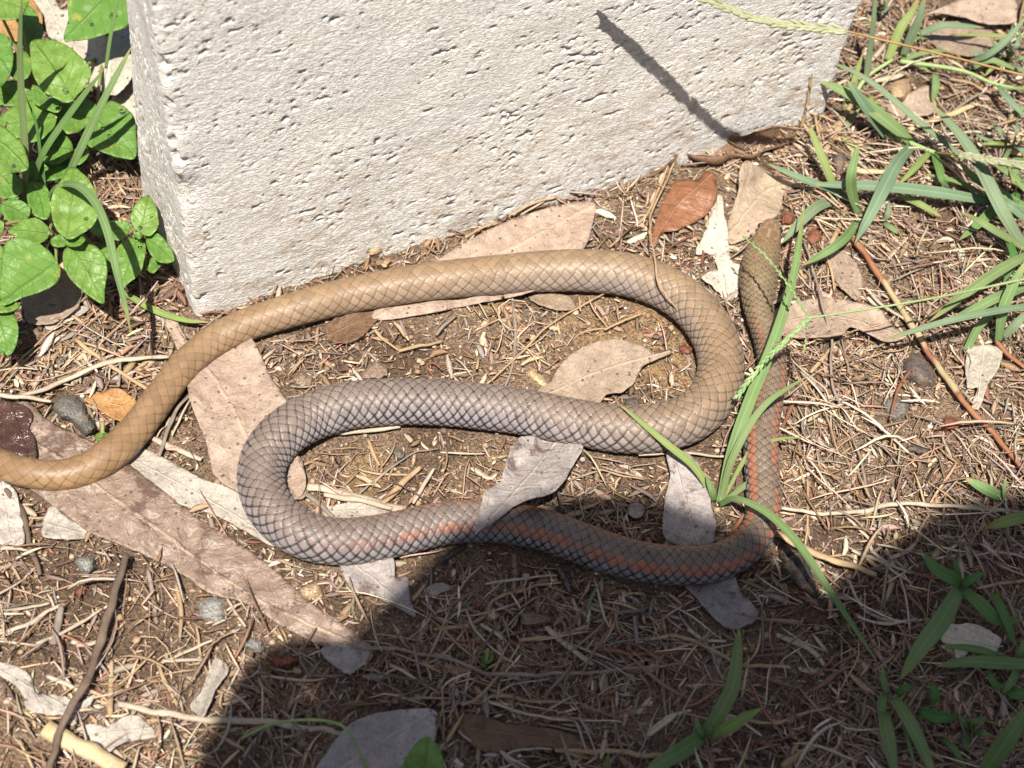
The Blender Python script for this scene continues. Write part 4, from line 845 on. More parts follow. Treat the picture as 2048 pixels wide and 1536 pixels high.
for f, pts, w, c in [
 ('D', [(-20, 790), (200, 560), (400, 375), (515, 265)], 12, 't'), ('D', [(-20, 830), (180, 620), (420, 420)], 10, 't'), ('D', [(430, 522), (600, 640), (870, 815)], 30, 't'),
 ('D', [(500, 655), (570, 560), (720, 420), (950, 210)], 15, 't'), ('D', [(930, 1205), (1000, 1000), (1105, 850)], 26, 'g'), ('D', [(1170, 372), (1250, 362), (1340, 372)], 15, 'r'),
 ('D', [(885, 510), (900, 350), (940, 285), (1050, 340)], 15, 'r'), ('D', [(1010, 1080), (1060, 960), (1110, 870)], 14, 'p'), ('D', [(560, 620), (600, 480), (570, 400)], 8, 'p'),
 ('D', [(690, 800), (700, 680), (690, 600)], 16, 'g'), ('D', [(880, 1090), (1000, 1150), (1180, 1230)], 40, 'p'), ('D', [(-20, 700), (120, 690), (220, 700)], 14, 'p'),
 ('F', [(700, 1245), (760, 1120), (810, 1015)], 19, 'r'), ('F', [(1485, 828), (1375, 955), (1310, 1150)], 19, 'r'), ('F', [(1290, 280), (1380, 180), (1475, 75)], 15, 'p'),
 ('F', [(1400, 280), (1480, 560), (1350, 840), (1290, 600)], 9, 'p'), ('F', [(930, 190), (980, 300), (1010, 440)], 16, 't'), ('F', [(760, 690), (960, 700), (1040, 650)], 26, 't'),
 ('F', [(880, 890), (960, 790), (1020, 720)], 22, 't'), ('F', [(760, 800), (830, 870), (960, 990), (990, 1180)], 12, 'p'), ('F', [(860, 960), (960, 1100), (1030, 1320)], 10, 't'),
 ('F', [(1220, 1240), (1370, 1235)], 12, 'p'), ('F', [(1440, 1120), (1640, 1180), (1760, 1270)], 12, 'g'), ('F', [(1650, 760), (1760, 880), (1880, 900)], 12, 'p'),
 ('F', [(1590, 860), (1700, 860)], 14, 'p'), ('F', [(810, 1370), (840, 1500)], 16, 't'), ('F', [(1300, 620), (1360, 560), (1420, 540)], 10, 'p'), ('F', [(1180, 430), (1290, 530), (1390, 600)], 20, 'p'),
 ('F', [(0, 830), (60, 800), (120, 770)], 20, 'g'), ('F', [(-20, 1340), (200, 1335), (430, 1350)], 17, 'p'), ('F', [(1050, 700), (1100, 900)], 12, 'g'),
 ('E', [(1088, 330), (1112, 480), (1110, 680), (1045, 872)], 18, 'g'), ('E', [(920, 862), (1100, 700), (1330, 490), (1640, 305)], 14, 't'), ('E', [(200, 1485), (400, 1320), (530, 1240), (660, 1220)], 12, 'g'),
 ('E', [(850, 1330), (960, 1400), (1000, 1370)], 28, 'p'), ('E', [(330, 1540), (440, 1430), (560, 1330)], 40, 't'), ('E', [(520, 1536), (580, 1430), (635, 1340)], 24, 'p'), ('E', [(60, 1135), (240, 1112), (440, 1095)], 32, 'p'),
 ('E', [(680, 1235), (820, 1250), (930, 1250)], 14, 'p'), ('E', [(430, 650), (560, 615), (690, 590)], 22, 't'), ('E', [(650, 560), (700, 500), (770, 440)], 20, 'g'), ('E', [(280, 530), (350, 590), (430, 650)], 18, 't'),
 ('E', [(440, 470), (470, 560)], 22, 'g'), ('E', [(1640, 520), (1720, 480), (1850, 430)], 14, 't'), ('E', [(1150, 730), (1200, 700), (1275, 685)], 22, 'y'), ('E', [(980, 360), (1020, 460), (1050, 540)], 14, 't'),
 ('E', [(690, 760), (640, 720), (600, 740), (660, 820)], 12, 'r'), ('E', [(880, 760), (900, 690)], 18, 't'), ('E', [(1640, 900), (1655, 830)], 10, 'y'), ('E', [(1860, 985), (2010, 945)], 22, 'p'), ('E', [(1840, 1252), (1960, 1252)], 14, 'p'),
 ('E', [(1430, 1400), (1560, 1360), (1700, 1330)], 14, 'g'), ('E', [(1560, 1330), (1720, 1370), (1860, 1400)], 12, 't'), ('E', [(1500, 410), (1480, 330)], 14, 't'), ('E', [(250, 1170), (290, 1250), (320, 1320)], 20, 't'),
 ('H', [(880, 517), (1080, 490), (1285, 475)], 15, 'p'), ('H', [(600, 770), (750, 752), (880, 700), (930, 612), (1100, 545), (1305, 512)], 22, 't'), ('H', [(1225, 765), (1350, 860), (1485, 965)], 32, 'p'),
 ('H', [(860, 742), (980, 822)], 22, 'p'), ('H', [(780, 660), (850, 800), (950, 900), (1045, 952)], 13, 'p'), ('H', [(350, 960), (440, 1010), (540, 1072)], 15, 'p'), ('H', [(1270, 1440), (1600, 1450), (1960, 1482)], 26, 't'),
 ('H', [(1080, 830), (1250, 810), (1450, 755)], 22, 't'), ('H', [(1150, 1540), (1000, 1470), (1100, 1430), (1250, 1440)], 14, 'p'), ('H', [(900, 1170), (1050, 1220), (1250, 1270), (1390, 1290), (1450, 1460)], 15, 'p'),
 ('H', [(1900, 570), (1970, 640)], 22, 't'), ('H', [(1940, 1240), (1850, 1310), (1780, 1350)], 26, 'p'), ('H', [(1710, 700), (1720, 850)], 26, 'g'), ('H', [(940, 620), (1040, 690)], 26, 'g'), ('H', [(480, 610), (550, 520)], 16, 't'),
 ('H', [(750, 1190), (950, 1140), (1200, 1170), (1400, 1180)], 20, 't'), ('H', [(1370, 600), (1410, 750)], 22, 't'), ('H', [(1410, 625), (1540, 680)], 16, 'p'), ('H', [(560, 1450), (640, 1250), (640, 1080)], 12, 't'),
 ('H', [(1500, 880), (1750, 905), (1960, 900)], 22, 'r'), ('H', [(700, 830), (1000, 850), (1250, 870)], 15, 'r'), ('H', [(1730, 1230), (1800, 1150)], 24, 'p'), ('H', [(0, 20), (200, 60), (370, 95)], 34, 'p'),
 ('I', [(835, -20), (838, 160), (830, 350)], 15, 't'), ('I', [(1140, -20), (1230, 250), (1300, 350), (1400, 490)], 13, 'g'), ('I', [(680, 820), (830, 890), (925, 985)], 34, 'p'), ('I', [(1065, 540), (1120, 660), (1270, 750), (1460, 740)], 19, 'p'),
 ('I', [(200, 800), (300, 850), (405, 862)], 20, 'p'), ('I', [(0, 850), (160, 830), (300, 890), (480, 980), (750, 1000)], 22, 't'), ('I', [(1050, 200), (1160, 300), (1200, 400), (1400, 500)], 20, 'p'), ('I', [(1070, 380), (1250, 450), (1400, 555)], 18, 'p'),
 ('I', [(1280, 420), (1380, 370), (1450, 290)], 22, 'p'), ('I', [(1260, 640), (1280, 560), (1270, 500)], 22, 't'), ('I', [(500, 570), (580, 500), (655, 432)], 14, 't'), ('I', [(0, 1340), (120, 1250), (220, 1230)], 22, 'p'),
 ('I', [(520, 1290), (680, 1300), (800, 1250), (960, 1215)], 18, 't'), ('I', [(300, 1300), (420, 1260), (600, 1370)], 16, 'p'), ('I', [(700, 1536), (780, 1470), (880, 1430)], 30, 't'), ('I', [(1100, 730), (1260, 770), (1430, 745)], 16, 'p'),
 ('I', [(1740, 580), (1850, 555), (2000, 545)], 16, 't'), ('I', [(1620, 1120), (1700, 1040), (1740, 1000)], 14, 'p'), ('I', [(420, 300), (480, 220), (500, 180)], 24, 'r'), ('I', [(1500, 170), (1440, 250), (1420, 330)], 14, 't'),
 ('C', [(460, 580), (620, 570), (830, 605), (1020, 660)], 18, 't'), ('C', [(460, 600), (640, 640), (780, 690)], 14, 'p'), ('C', [(1140, 400), (1000, 480), (860, 570), (760, 640)], 26, 'p'), ('C', [(1300, 230), (1190, 350), (1080, 440)], 30, 'p'),
 ('C', [(1230, 440), (1320, 420), (1405, 400)], 40, 'p'), ('C', [(1400, 720), (1600, 640), (1800, 570)], 44, 'y'), ('C', [(1060, 930), (1200, 940), (1300, 945)], 42, 'y'), ('C', [(1830, 800), (1960, 820), (2080, 850)], 62, 'y'),
 ('C', [(1700, 560), (1760, 700)], 26, 't'), ('C', [(960, 820), (1040, 680), (1110, 560)], 40, 't'), ('C', [(400, 915), (500, 870)], 12, 'p'), ('C', [(640, 620), (680, 540), (800, 560), (840, 640)], 12, 't'), ('C', [(900, 640), (940, 820)], 16, 't'),
 ('C', [(1450, 880), (1640, 900), (1800, 960)], 18, 't'), ('C', [(1250, 1150), (1310, 1100), (1370, 1080)], 18, 'p'), ('C', [(820, 1010), (1000, 1240), (1090, 1130)], 10, 't'), ('C', [(985, 1340), (1040, 1230), (1085, 1120)], 30, 't'),
 ('C', [(1480, 1060), (1500, 1230), (1570, 1330)], 12, 'g'), ('C', [(1560, 960), (1700, 1010), (1850, 1060)], 16, 't'), ('C', [(1640, 430), (1800, 470), (1950, 560)], 22, 't'), ('C', [(1600, 740), (1780, 720), (1960, 760)], 20, 'p'),
 ('B', [(1080, 1260), (1230, 1190), (1360, 1150)], 18, 't'), ('B', [(1150, 1250), (1290, 1170)], 14, 'p'), ('B', [(1660, 1450), (1780, 1350), (1890, 1250), (1960, 1080), (2040, 900)], 18, 't'), ('B', [(1910, 1250), (1940, 1350), (1900, 1440)], 14, 'p'),
 ('B', [(830, 1380), (920, 1330), (1010, 1300)], 16, 't'), ('B', [(1400, 1120), (1560, 1090), (1700, 1040)], 14, 't'),
 ('G', [(-20, 800), (150, 740), (330, 640)], 26, 'p'), ('G', [(200, 855), (380, 770), (570, 650)], 20, 'p'), ('G', [(-20, 825), (90, 845), (200, 858)], 14, 'p'), ('G', [(-20, 660), (120, 660), (280, 620)], 18, 'p'), ('G', [(260, 1030), (380, 1080), (500, 1130)], 26, 'p'),
 ('G', [(815, 440), (845, 600), (870, 745)], 26, 'g'), ('G', [(880, 960), (1000, 905), (1190, 830), (1330, 765)], 16, 'p'), ('G', [(660, 1070), (760, 980), (850, 890)], 14, 't'), ('G', [(600, 1260), (615, 1100), (625, 940)], 30, 't'),
 ('G', [(870, 960), (930, 1080), (980, 1210)], 20, 't'), ('G', [(890, 950), (1130, 940)], 18, 'p'), ('G', [(520, 1140), (630, 1120), (720, 1090)], 14, 'p'), ('G', [(1250, 600), (1300, 680), (1350, 760)], 16, 'p'), ('G', [(420, 860), (500, 850), (600, 820)], 26, 'p'),
 ('G', [(980, 520), (1000, 680), (990, 820)], 24, 't'), ('G', [(740, 740), (800, 700), (830, 690)], 24, 't'), ('G', [(290, 850), (340, 640)], 40, 'g'), ('G', [(1250, 1310), (1150, 1310), (1240, 1380), (1350, 1440)], 16, 't'), ('G', [(1460, 1536), (1640, 1380), (1900, 1140)], 18, 'd'),
 ('G', [(-20, 320), (80, 322), (160, 325)], 22, 'p'), ('G', [(30, -20), (120, 110), (150, 260), (215, 465)], 34, 'd'), ('G', [(510, 345), (560, 315), (620, 295)], 22, 'd'), ('G', [(1090, 740), (1100, 900), (1150, 1020)], 14, 't'), ('G', [(20, 1040), (70, 1160)], 14, 'd')]:
    twig(f, pts, w, c, z=random.uniform(2.0, 4.2))

# ------------------------------------------------------------------ loose litter: too many pieces to count
def field_mask(x, y):
    """True where a loose piece may lie (not in the block, not under a sheet)"""
    rel = np.stack([x-BL_B[0], y-BL_B[1]], 1); a = rel@BX[:2]; b = rel@BY[:2]
    ok = ~((a > -0.0005) & (a < BW+0.0005) & (b > 0.0) & (b < BD+0.01))
    return ok
def to_px(P):
    d = P-CAM; zc = d@_f
    return np.stack([1024+FPX*(d@_r)/zc, 768-FPX*(d@_u)/zc], 1)
MASK_W = []
for O in LEAF_MASK:
    MASK_W.append(on_ground(O[:, 0], O[:, 1])[:, :2])
def under_leaf(x, y):
    Q = np.stack([x, y], 1); r = np.zeros(len(Q), bool)
    for O in MASK_W:
        lo, hi = O.min(0), O.max(0); k = np.where((x > lo[0]) & (x < hi[0]) & (y > lo[1]) & (y < hi[1]))[0]
        if len(k): r[k] |= inside(O, Q[k])
    return r
PAL = np.array([(.37, .25, .155), (.31, .20, .12), (.23, .138, .080), (.15, .09, .055), (.44, .33, .225), (.54, .43, .305), (.28, .215, .165), (.19, .14, .108), (.21, .092, .05), (.34, .245, .175)])
def litter(name, N, lmin, lmax, wmin, wmax, curv, zmax, weights, label, bounds, seed, dens=None, K=5, flat=0.45, ang=None):
    g = np.random.default_rng(seed); xs, ys = [], []
    while len(xs) < N:
        x = g.uniform(bounds[0], bounds[1], N*2); y = g.uniform(bounds[2], bounds[3], N*2)
        ok = field_mask(x, y)
        if dens is not None: ok &= g.random(len(x)) < dens(x, y)
        under = under_leaf(x, y); ok &= (~under) | (g.random(len(x)) < 0.03)
        xs = np.r_[xs, x[ok]]; ys = np.r_[ys, y[ok]]
    x, y = xs[:N], ys[:N]; N = len(x)
    L = np.exp(g.uniform(math.log(lmin), math.log(lmax), N)); W = g.uniform(wmin, wmax, N)*(0.7+0.5*L/lmax)
    th = g.uniform(0, 2*math.pi, N) if ang is None else g.normal(ang, 0.75, N)
    cv = g.normal(0, curv, N); cv2 = g.normal(0, curv*1.3, N)
    s = np.linspace(-0.5, 0.5, K)
    TH = th[:, None] + cv[:, None]*s[None, :] + cv2[:, None]*(s[None, :]**2)*2
    stp = (L/(K-1))[:, None]
    cx = np.cumsum(np.cos(TH)*stp, 1); cy = np.cumsum(np.sin(TH)*stp, 1)
    cx += (x-cx.mean(1))[:, None]; cy += (y-cy.mean(1))[:, None]
    bad = np.zeros(N, bool); sub = SNC[::12, :2]; sr = SNR[::12]
    for k in (0, K//2, K-1):
        for c0 in range(0, N, 4000):
            dd = np.hypot(cx[c0:c0+4000, k, None]-sub[None, :, 0], cy[c0:c0+4000, k, None]-sub[None, :, 1])/sr[None, :]
            bad[c0:c0+4000] |= dd.min(1) < 0.92
        if L.max() > 0.012: bad |= under_leaf(cx[:, k], cy[:, k]) & (g.random(N) < 0.8)
    keep = ~bad; x, y, L, W, TH, cx, cy = x[keep], y[keep], L[keep], W[keep], TH[keep], cx[keep], cy[keep]; N = len(x)
    z0 = g.random(N)**1.7*zmax
    tilt = np.clip(g.normal(0, 0.10, N), -0.2, 0.2)*L
    arch = g.random(N)*0.10*L
    z = gh0(cx, cy) + z0[:, None] + np.abs(tilt[:, None]*(s[None, :]+0.5*np.sign(tilt)[:, None])) + arch[:, None]*(1-(2*s[None, :])**2)*0.7
    inb = under_leaf(x, y); z[inb] = gh0(cx[inb], cy[inb])+0.0003
    tap = 1-0.65*np.abs(2*s)**2.2
    Tx, Ty = np.cos(TH), np.sin(TH); roll = g.normal(0, 0.5, N)[:, None]
    hw = 0.5*W[:, None]*tap[None, :]; ht = hw*flat
    sx, sy, sz = -Ty*np.cos(roll), Tx*np.cos(roll), np.sin(roll)*np.ones_like(Tx)
    ux, uy, uz = Ty*np.sin(roll), -Tx*np.sin(roll), np.cos(roll)*np.ones_like(Tx)
    V = np.zeros((N, K, 4, 3))
    for k, (a, b) in enumerate(((1, 0.15), (0, 1), (-1, -0.1), (0, -1))):
        V[:, :, k, 0] = cx+sx*hw*a+ux*ht*b; V[:, :, k, 1] = cy+sy*hw*a+uy*ht*b; V[:, :, k, 2] = z+sz*hw*a+uz*ht*b
    w = np.array(weights, float); w /= w.sum(); ci = g.choice(len(PAL), N, p=w)
    col = PAL[ci]*np.array([1.10, 1.12, 1.15])*g.uniform(0.6, 1.35, (N, 1))*(1+g.normal(0, 0.05, (N, 3)))
    C = np.repeat(np.clip(col, 0.01, 0.8), K*4, 0)
    base = (np.arange(N)*K*4)[:, None, None, None]; i = np.arange(K-1)[None, :, None, None]*4; j = np.arange(4)[None, None, :, None]
    q = np.concatenate([base+i+j, base+i+(j+1) % 4, base+i+4+(j+1) % 4, base+i+4+j], -1).reshape(-1, 4)
    o = make_obj(name, V.reshape(-1, 3), q, M_LIT, origin=(0, 0, 0), col=C, smooth=False)
    return tag(o, label, 'litter', kind='stuff')
M_LIT = mat_attr('litter', rough=0.72, spec=0.28, grain=1600, amount=0.55, bump=0.6, bdist=0.0004)
BND = (-0.215, 0.225, -0.175, 0.21)
shadeC = pix(1300, 1350, 0)[0]; rightC = pix(1900, 620, 0)[0]
def dens_chip(x, y):
    s = np.zeros(len(x))
    for (sx, sy), r in zip(SAND, (0.020, 0.016, 0.014, 0.013, 0.012)): s = np.maximum(s, sstep(1.1, 0.3, np.hypot(x-sx, y-sy)/r))
    return np.clip((0.62+1.3*fbm(x*32, y*32, oct=3, seed=200))*(1-0.6*s), 0.05, 1)
def dens_shade(x, y):
    d = sstep(0.02, -0.05, y+0.045+0.015*vnoise(x*30, y*30, seed=9)); r = sstep(0.03, 0.10, x-0.03)
    return np.clip(np.maximum(d, 0.75*r)*(0.8+0.4*fbm(x*40, y*40, oct=2, seed=210))+0.10, 0, 1)
litter('fine_chip_litter', 17000, 0.0009, 0.0034, 0.0003, 0.0010, 0.2, 0.0016, [4, 5, 5, 3, 3, 1.5, 3, 2, 1.2, 4], 'fine tan and brown plant crumbs scattered on the soil', BND, 307, None, K=3, flat=0.5)
litter('wood_chip_litter', 16000, 0.0014, 0.008, 0.0004, 0.0014, 0.35, 0.0022, [3, 4, 5, 5, 2, 1.0, 4, 4, 1.0, 3], 'short brown wood and bark crumbs strewn over the soil', BND, 301, dens_chip, K=4, flat=0.5)
litter('bark_flake_litter', 6500, 0.002, 0.010, 0.0009, 0.0030, 0.3, 0.0020, [2, 4, 5, 5, 2, 1.0, 4, 4, 1.0, 3], 'small flat flakes of bark and dead leaf on the soil', BND, 306, dens_chip, K=4, flat=0.12)
litter('straw_litter', 4200, 0.005, 0.020, 0.0002, 0.00095, 0.2, 0.0030, [4, 4, 4, 3, 3, 2, 3, 3, 1.0, 3], 'tangled short dry grass straws covering the soil', BND, 302, dens_chip, K=5, flat=0.35)
litter('shade_straw_litter', 5000, 0.004, 0.022, 0.00022, 0.0012, 0.4, 0.0050, [3, 4, 5, 5, 2, 1.5, 3, 4, 2, 3], 'thick matted layer of dry grass and bark fibres', BND, 303, dens_shade, K=6, flat=0.3)
litter('pale_straw_litter', 1100, 0.008, 0.034, 0.0003, 0.0011, 0.35, 0.0045, [2, 1, .5, .3, 5, 6, 2, .5, .2, 2], 'bleached dry grass straws matted under the green grass', (0.06, BND[1], -0.05, BND[3]), 308, lambda x, y: np.clip(0.5+1.4*fbm(x*28, y*28, oct=2, seed=230), 0.03, 1), K=5, flat=0.35, ang=2.5)
litter('root_fibre_litter', 1300, 0.008, 0.036, 0.00014, 0.00036, 2.6, 0.0040, [4, 3, 3, 3, 3, 2, 2, 2, 2, 2], 'fine curly dry root fibres woven through the litter', BND, 304, dens_chip, K=8, flat=0.8)
litter('outer_straw_litter', 6500, 0.010, 0.045, 0.0006, 0.0018, 0.4, 0.005, [4, 4, 4, 4, 2, 1, 3, 3, 1, 3], 'dry grass litter continuing beyond the snake', (-0.75, 0.75, -0.7, 0.75), 305, lambda x, y: ((np.abs(x) > 0.2) | (np.abs(y-0.02) > 0.18))*1.0, K=4)
def crumbs():
    g = np.random.default_rng(77); N = 18000
    x = g.uniform(BND[0], BND[1], N*2); y = g.uniform(BND[2], BND[3], N*2); ok = field_mask(x, y) & ~under_leaf(x, y); x = x[ok][:N]; y = y[ok][:N]; N = len(x)
    r = np.exp(g.normal(math.log(0.00037), 0.6, N)); r = np.minimum(r, 0.0013)
    o8 = np.array([(1, 0, 0), (-1, 0, 0), (0, 1, 0), (0, -1, 0), (0, 0, 1), (0, 0, -1), (.62, .62, .5), (-.62, .62, .5), (-.62, -.62, .5), (.62, -.62, .5)], float)
    V = o8[None]*(r[:, None, None])*g.uniform(0.65, 1.3, (N, 10, 1))*np.array([1, 1, 0.75])
    V = V + np.stack([x, y, gh0(x, y)+r*0.45+0.0003], 1)[:, None, :]
    f = np.array([(0, 6, 9), (4, 9, 6), (2, 7, 6), (4, 6, 7), (1, 8, 7), (4, 7, 8), (3, 9, 8), (4, 8, 9), (0, 2, 6), (2, 1, 7), (1, 3, 8), (3, 0, 9), (5, 2, 0), (5, 1, 2), (5, 3, 1), (5, 0, 3)])
    F = (f[None]+(np.arange(N)*10)[:, None, None]).reshape(-1, 3)
    pal = np.array([(.28, .18, .105), (.34, .23, .14), (.20, .125, .07), (.40, .30, .20), (.66, .60, .52), (.14, .10, .075), (.36, .30, .25)])
    ci = g.choice(7, N, p=[.31, .26, .23, .07, .015, .07, .045]); C = np.repeat(pal[ci]*g.uniform(0.7, 1.25, (N, 1)), 10, 0)
    tag(make_obj('soil_crumbs', V.reshape(-1, 3), F, M_LIT, origin=(0, 0, 0), col=C, smooth=False), 'sandy soil crumbs and grit between the straws', 'grit', kind='stuff')
crumbs()

# ------------------------------------------------------------------ green grass
B_BLUE = mat_blade('grass_blue_green', (.14, .215, .125), (.185, .27, .16), (.33, .30, .14), 0.28)
B_GREEN = mat_blade('grass_green', (.145, .235, .08), (.19, .295, .11), (.35, .33, .12), 0.32)
B_YEL = mat_blade('grass_yellow_green', (.20, .28, .07), (.26, .335, .10), (.42, .34, .13), 0.32)
B_DEEP = mat_blade('grass_deep_green', (.07, .18, .04), (.10, .23, .055), (.20, .24, .08), 0.3)
BM = dict(b=B_BLUE, g=B_GREEN, y=B_YEL, d=B_DEEP)
T_STEM = mat_twig('grass_stem', (.21, .30, .11), (.28, .36, .15))
T_SPIKE = mat_twig('seed_stalk', (.30, .17, .06), (.36, .22, .09))
CAMDIR = np.array([0, -0.45, 0.9])
def blade_mesh(name, f, pts, w, c, parent, fold=0.35, taper=0.75, tw=0.0):
    s = FR[f][2]; q = fr(f, pts)
    D = resample(catmull(np.array(q, float), 30*len(q)), 6)
    P = pix(D[:, 0], D[:, 1], np.maximum(D[:, 2], 0.3)/1000)
    n = len(P); t = np.linspace(0, 1, n)
    T = np.gradient(P, axis=0); T /= np.linalg.norm(T, axis=1)[:, None]
    S = np.cross(T, CAMDIR); S /= np.linalg.norm(S, axis=1)[:, None]; N = np.cross(S, T)
    a = tw + 0.35*vnoise(t*2.2+w*1.7+pts[0][0]*0.1, t*0+3)
    S2 = S*np.cos(a)[:, None]+N*np.sin(a)[:, None]; N2 = N*np.cos(a)[:, None]-S*np.sin(a)[:, None]
    prof = np.clip(np.minimum(0.62+1.5*t, 1.0), 0, 1)*np.clip(1-((t-0.35)/0.65).clip(0, 1)**1.9, 0.02, 1)
    prof = prof*(taper)+(1-taper)*np.clip((1-t)*6, 0, 1)
    hw = 0.49*w/s*MPP*prof
    us = np.array([-1, -0.55, 0, 0.55, 1.0]); V = []
    for u in us:
        V.append(P + S2*(hw*u)[:, None] + N2*(hw*fold*(abs(u)-0.5))[:, None])
    V = np.stack(V, 1).reshape(-1, 3); uv = np.stack([np.broadcast_to(us*0.5+0.5, (n, 5)).ravel(), np.repeat(t, 5)], 1)
    i = np.arange(n*5).reshape(n, 5); F = np.stack([i[:-1, :-1], i[:-1, 1:], i[1:, 1:], i[1:, :-1]], -1).reshape(-1, 4)
    return make_obj(name, V, F.tolist(), BM[c], parent=parent, uv=uv, solid=0.00012)
def stem_mesh(name, f, pts, w, mat, parent, n=7, flat=1.0, taper=0.3):
    s = FR[f][2]; D = resample(catmull(np.array(fr(f, pts), float), 30*len(pts)), 6)
    P = pix(D[:, 0], D[:, 1], D[:, 2]/1000); t = np.linspace(0, 1, len(P))
    V, F = tube(P, 0.5*w/s*MPP*(1-taper*t), n, flat)
    return make_obj(name, V, F, mat, parent=parent)
def tuft(label, f, base, blades, stems=(), name='grass_tuft', cat='grass'):
    b = fr(f, [base])[0]; p = on_ground(b[0], b[1])[0]
    r = empty(name, p); tag(r, label, cat, None)
    for st in stems: stem_mesh('runner', f, st[0], st[1], T_STEM, r)
    for bl in blades: blade_mesh('blade', f, bl[0], bl[1], bl[2], r)
    return r
tuft('grass tuft with upright leaves at the right corner of the block', 'C', (1180, 470), [
    ([(1180, 460, 2), (1200, 300, 14), (1222, 120, 28), (1240, -60, 40)], 44, 'b'), ([(1100, 560, 2), (1120, 440, 8), (1165, 290, 16)], 40, 'y'),
    ([(1070, 620, 1), (1090, 520, 4), (1130, 400, 8)], 34, 'y'), ([(1040, 740, 1), (1090, 670, 4), (1150, 590, 7)], 40, 'g'), ([(1130, 850, 2), (1090, 790, 4), (1050, 745, 5)], 44, 'y')])
tuft('grass tuft with broad leaves over the tan leaves beside the block', 'C', (1330, 325), [
    ([(1300, 330, 5), (1370, 160, 14), (1430, 70, 18), (1480, -30, 24)], 62, 'y'), ([(1385, 310, 5), (1440, 180, 16), (1480, 80, 24), (1510, -40, 32)], 60, 'b'),
    ([(1380, 330, 4), (1480, 295, 7), (1580, 278, 8), (1650, 285, 6)], 36, 'g'), ([(1370, 345, 4), (1450, 345, 6), (1540, 400, 5)], 34, 'g'), ([(1475, 185, 7), (1600, 140, 12), (1700, 142, 12), (1835, 152, 9)], 52, 'b'),
    ([(1380, 325, 4), (1440, 215, 8), (1530, 212, 7)], 24, 'd'), ([(1560, 400, 8), (1565, 470, 8), (1545, 565, 3)], 50, 'g')],
    [([(1120, 520, 2), (1190, 420, 4), (1330, 325, 6)], 30), ([(1370, 335, 6), (1700, 385, 8), (1890, 460, 9), (2080, 490, 8)], 30)])
tuft('grass leaves arching in from the right behind the tan leaves', 'C', (1900, 470), [
    ([(1740, 345, 6), (1850, 300, 14), (1950, 220, 20), (2070, 80, 26)], 46, 'b'), ([(2080, 200, 12), (1900, 195, 12), (1720, 190, 8), (1620, 195, 5)], 26, 'y'), ([(1770, 370, 7), (1870, 330, 12), (2010, 385, 10)], 44, 'g'),
    ([(1900, 465, 9), (1960, 540, 12), (2070, 660, 10)], 46, 'b'), ([(1900, 470, 9), (1990, 480, 9), (2090, 490, 9)], 26, 'g'), ([(1960, 700, 3), (2000, 620, 8), (2080, 580, 10)], 40, 'g')])
tuft('blue green grass tuft with wide blades spreading toward the block', 'C', (1440, 800), [
    ([(1440, 785, 6), (1300, 665, 14), (1100, 520, 20), (895, 432, 20)], 84, 'g'), ([(1290, 745, 6), (1190, 600, 18), (1130, 510, 24), (1075, 430, 28)], 70, 'b'),
    ([(1700, 850, 8), (1500, 690, 18), (1180, 430, 26), (920, 315, 24)], 44, 'b'), ([(1432, 800, 6), (1350, 900, 14), (1230, 1130, 16), (1118, 1340, 8)], 84, 'b'), ([(1535, 830, 6), (1450, 920, 9), (1365, 1008, 7)], 44, 'y'),
    ([(1555, 840, 6), (1585, 930, 9), (1600, 990, 8), (1645, 1032, 4)], 54, 'd'), ([(1200, 520, 2), (1260, 600, 5), (1330, 690, 6)], 44, 'y')],
    [([(1280, 740, 4), (1430, 785, 6), (1560, 835, 6), (1720, 860, 7)], 34)])
tuft('grass tuft with long crossing blades just above the snake head', 'C', (1120, 1170), [
    ([(1035, 1085, 3), (980, 960, 10), (920, 810, 16), (855, 650, 18)], 60, 'y'), ([(1145, 1180, 3), (1105, 1050, 14), (1105, 940, 22), (1145, 780, 26)], 66, 'g'), ([(1095, 1105, 3), (1000, 1040, 8), (860, 990, 12), (640, 895, 12)], 52, 'b'),
    ([(1850, 1100, 8), (1550, 1050, 12), (1250, 1020, 14), (820, 1008, 10)], 70, 'b'), ([(1030, 1098, 3), (920, 1130, 10), (820, 1220, 12), (720, 1335, 8)], 66, 'b'), ([(1145, 1190, 3), (1080, 1290, 10), (980, 1370, 12), (835, 1455, 6)], 58, 'g'),
    ([(1260, 1210, 2), (1300, 1180, 6), (1310, 1100, 8)], 36, 'b'), ([(1270, 1215, 2), (1310, 1240, 4), (1370, 1285, 3)], 38, 'g'), ([(1380, 1080, 5), (1480, 1120, 7), (1600, 1190, 4)], 48, 'y'), ([(1100, 1180, 2), (1060, 1160, 5), (1010, 1150, 6)], 18, 'b')])
tuft('dense grass tuft with long blades at the right edge of the litter', 'C', (2000, 1250), [
    ([(2060, 1380, 4), (1930, 1160, 16), (1740, 800, 26), (1505, 530, 26)], 96, 'b'), ([(2080, 1150, 6), (1900, 1050, 14), (1760, 960, 16), (1680, 860, 14)], 66, 'g'), ([(2080, 1375, 5), (1900, 1270, 14), (1800, 1210, 16), (1695, 1155, 12)], 52, 'g'),
    ([(1920, 1080, 6), (1860, 1170, 9), (1690, 1318, 5)], 64, 'd'), ([(2080, 1060, 8), (1980, 960, 12), (1880, 900, 11)], 46, 'g'), ([(2090, 1220, 8), (1980, 1130, 14), (1880, 1090, 12)], 60, 'b'), ([(1850, 1080, 5), (1700, 1000, 8), (1500, 950, 6)], 30, 'g'),
    ([(2090, 900, 8), (2000, 880, 12), (1920, 930, 9)], 40, 'g')])
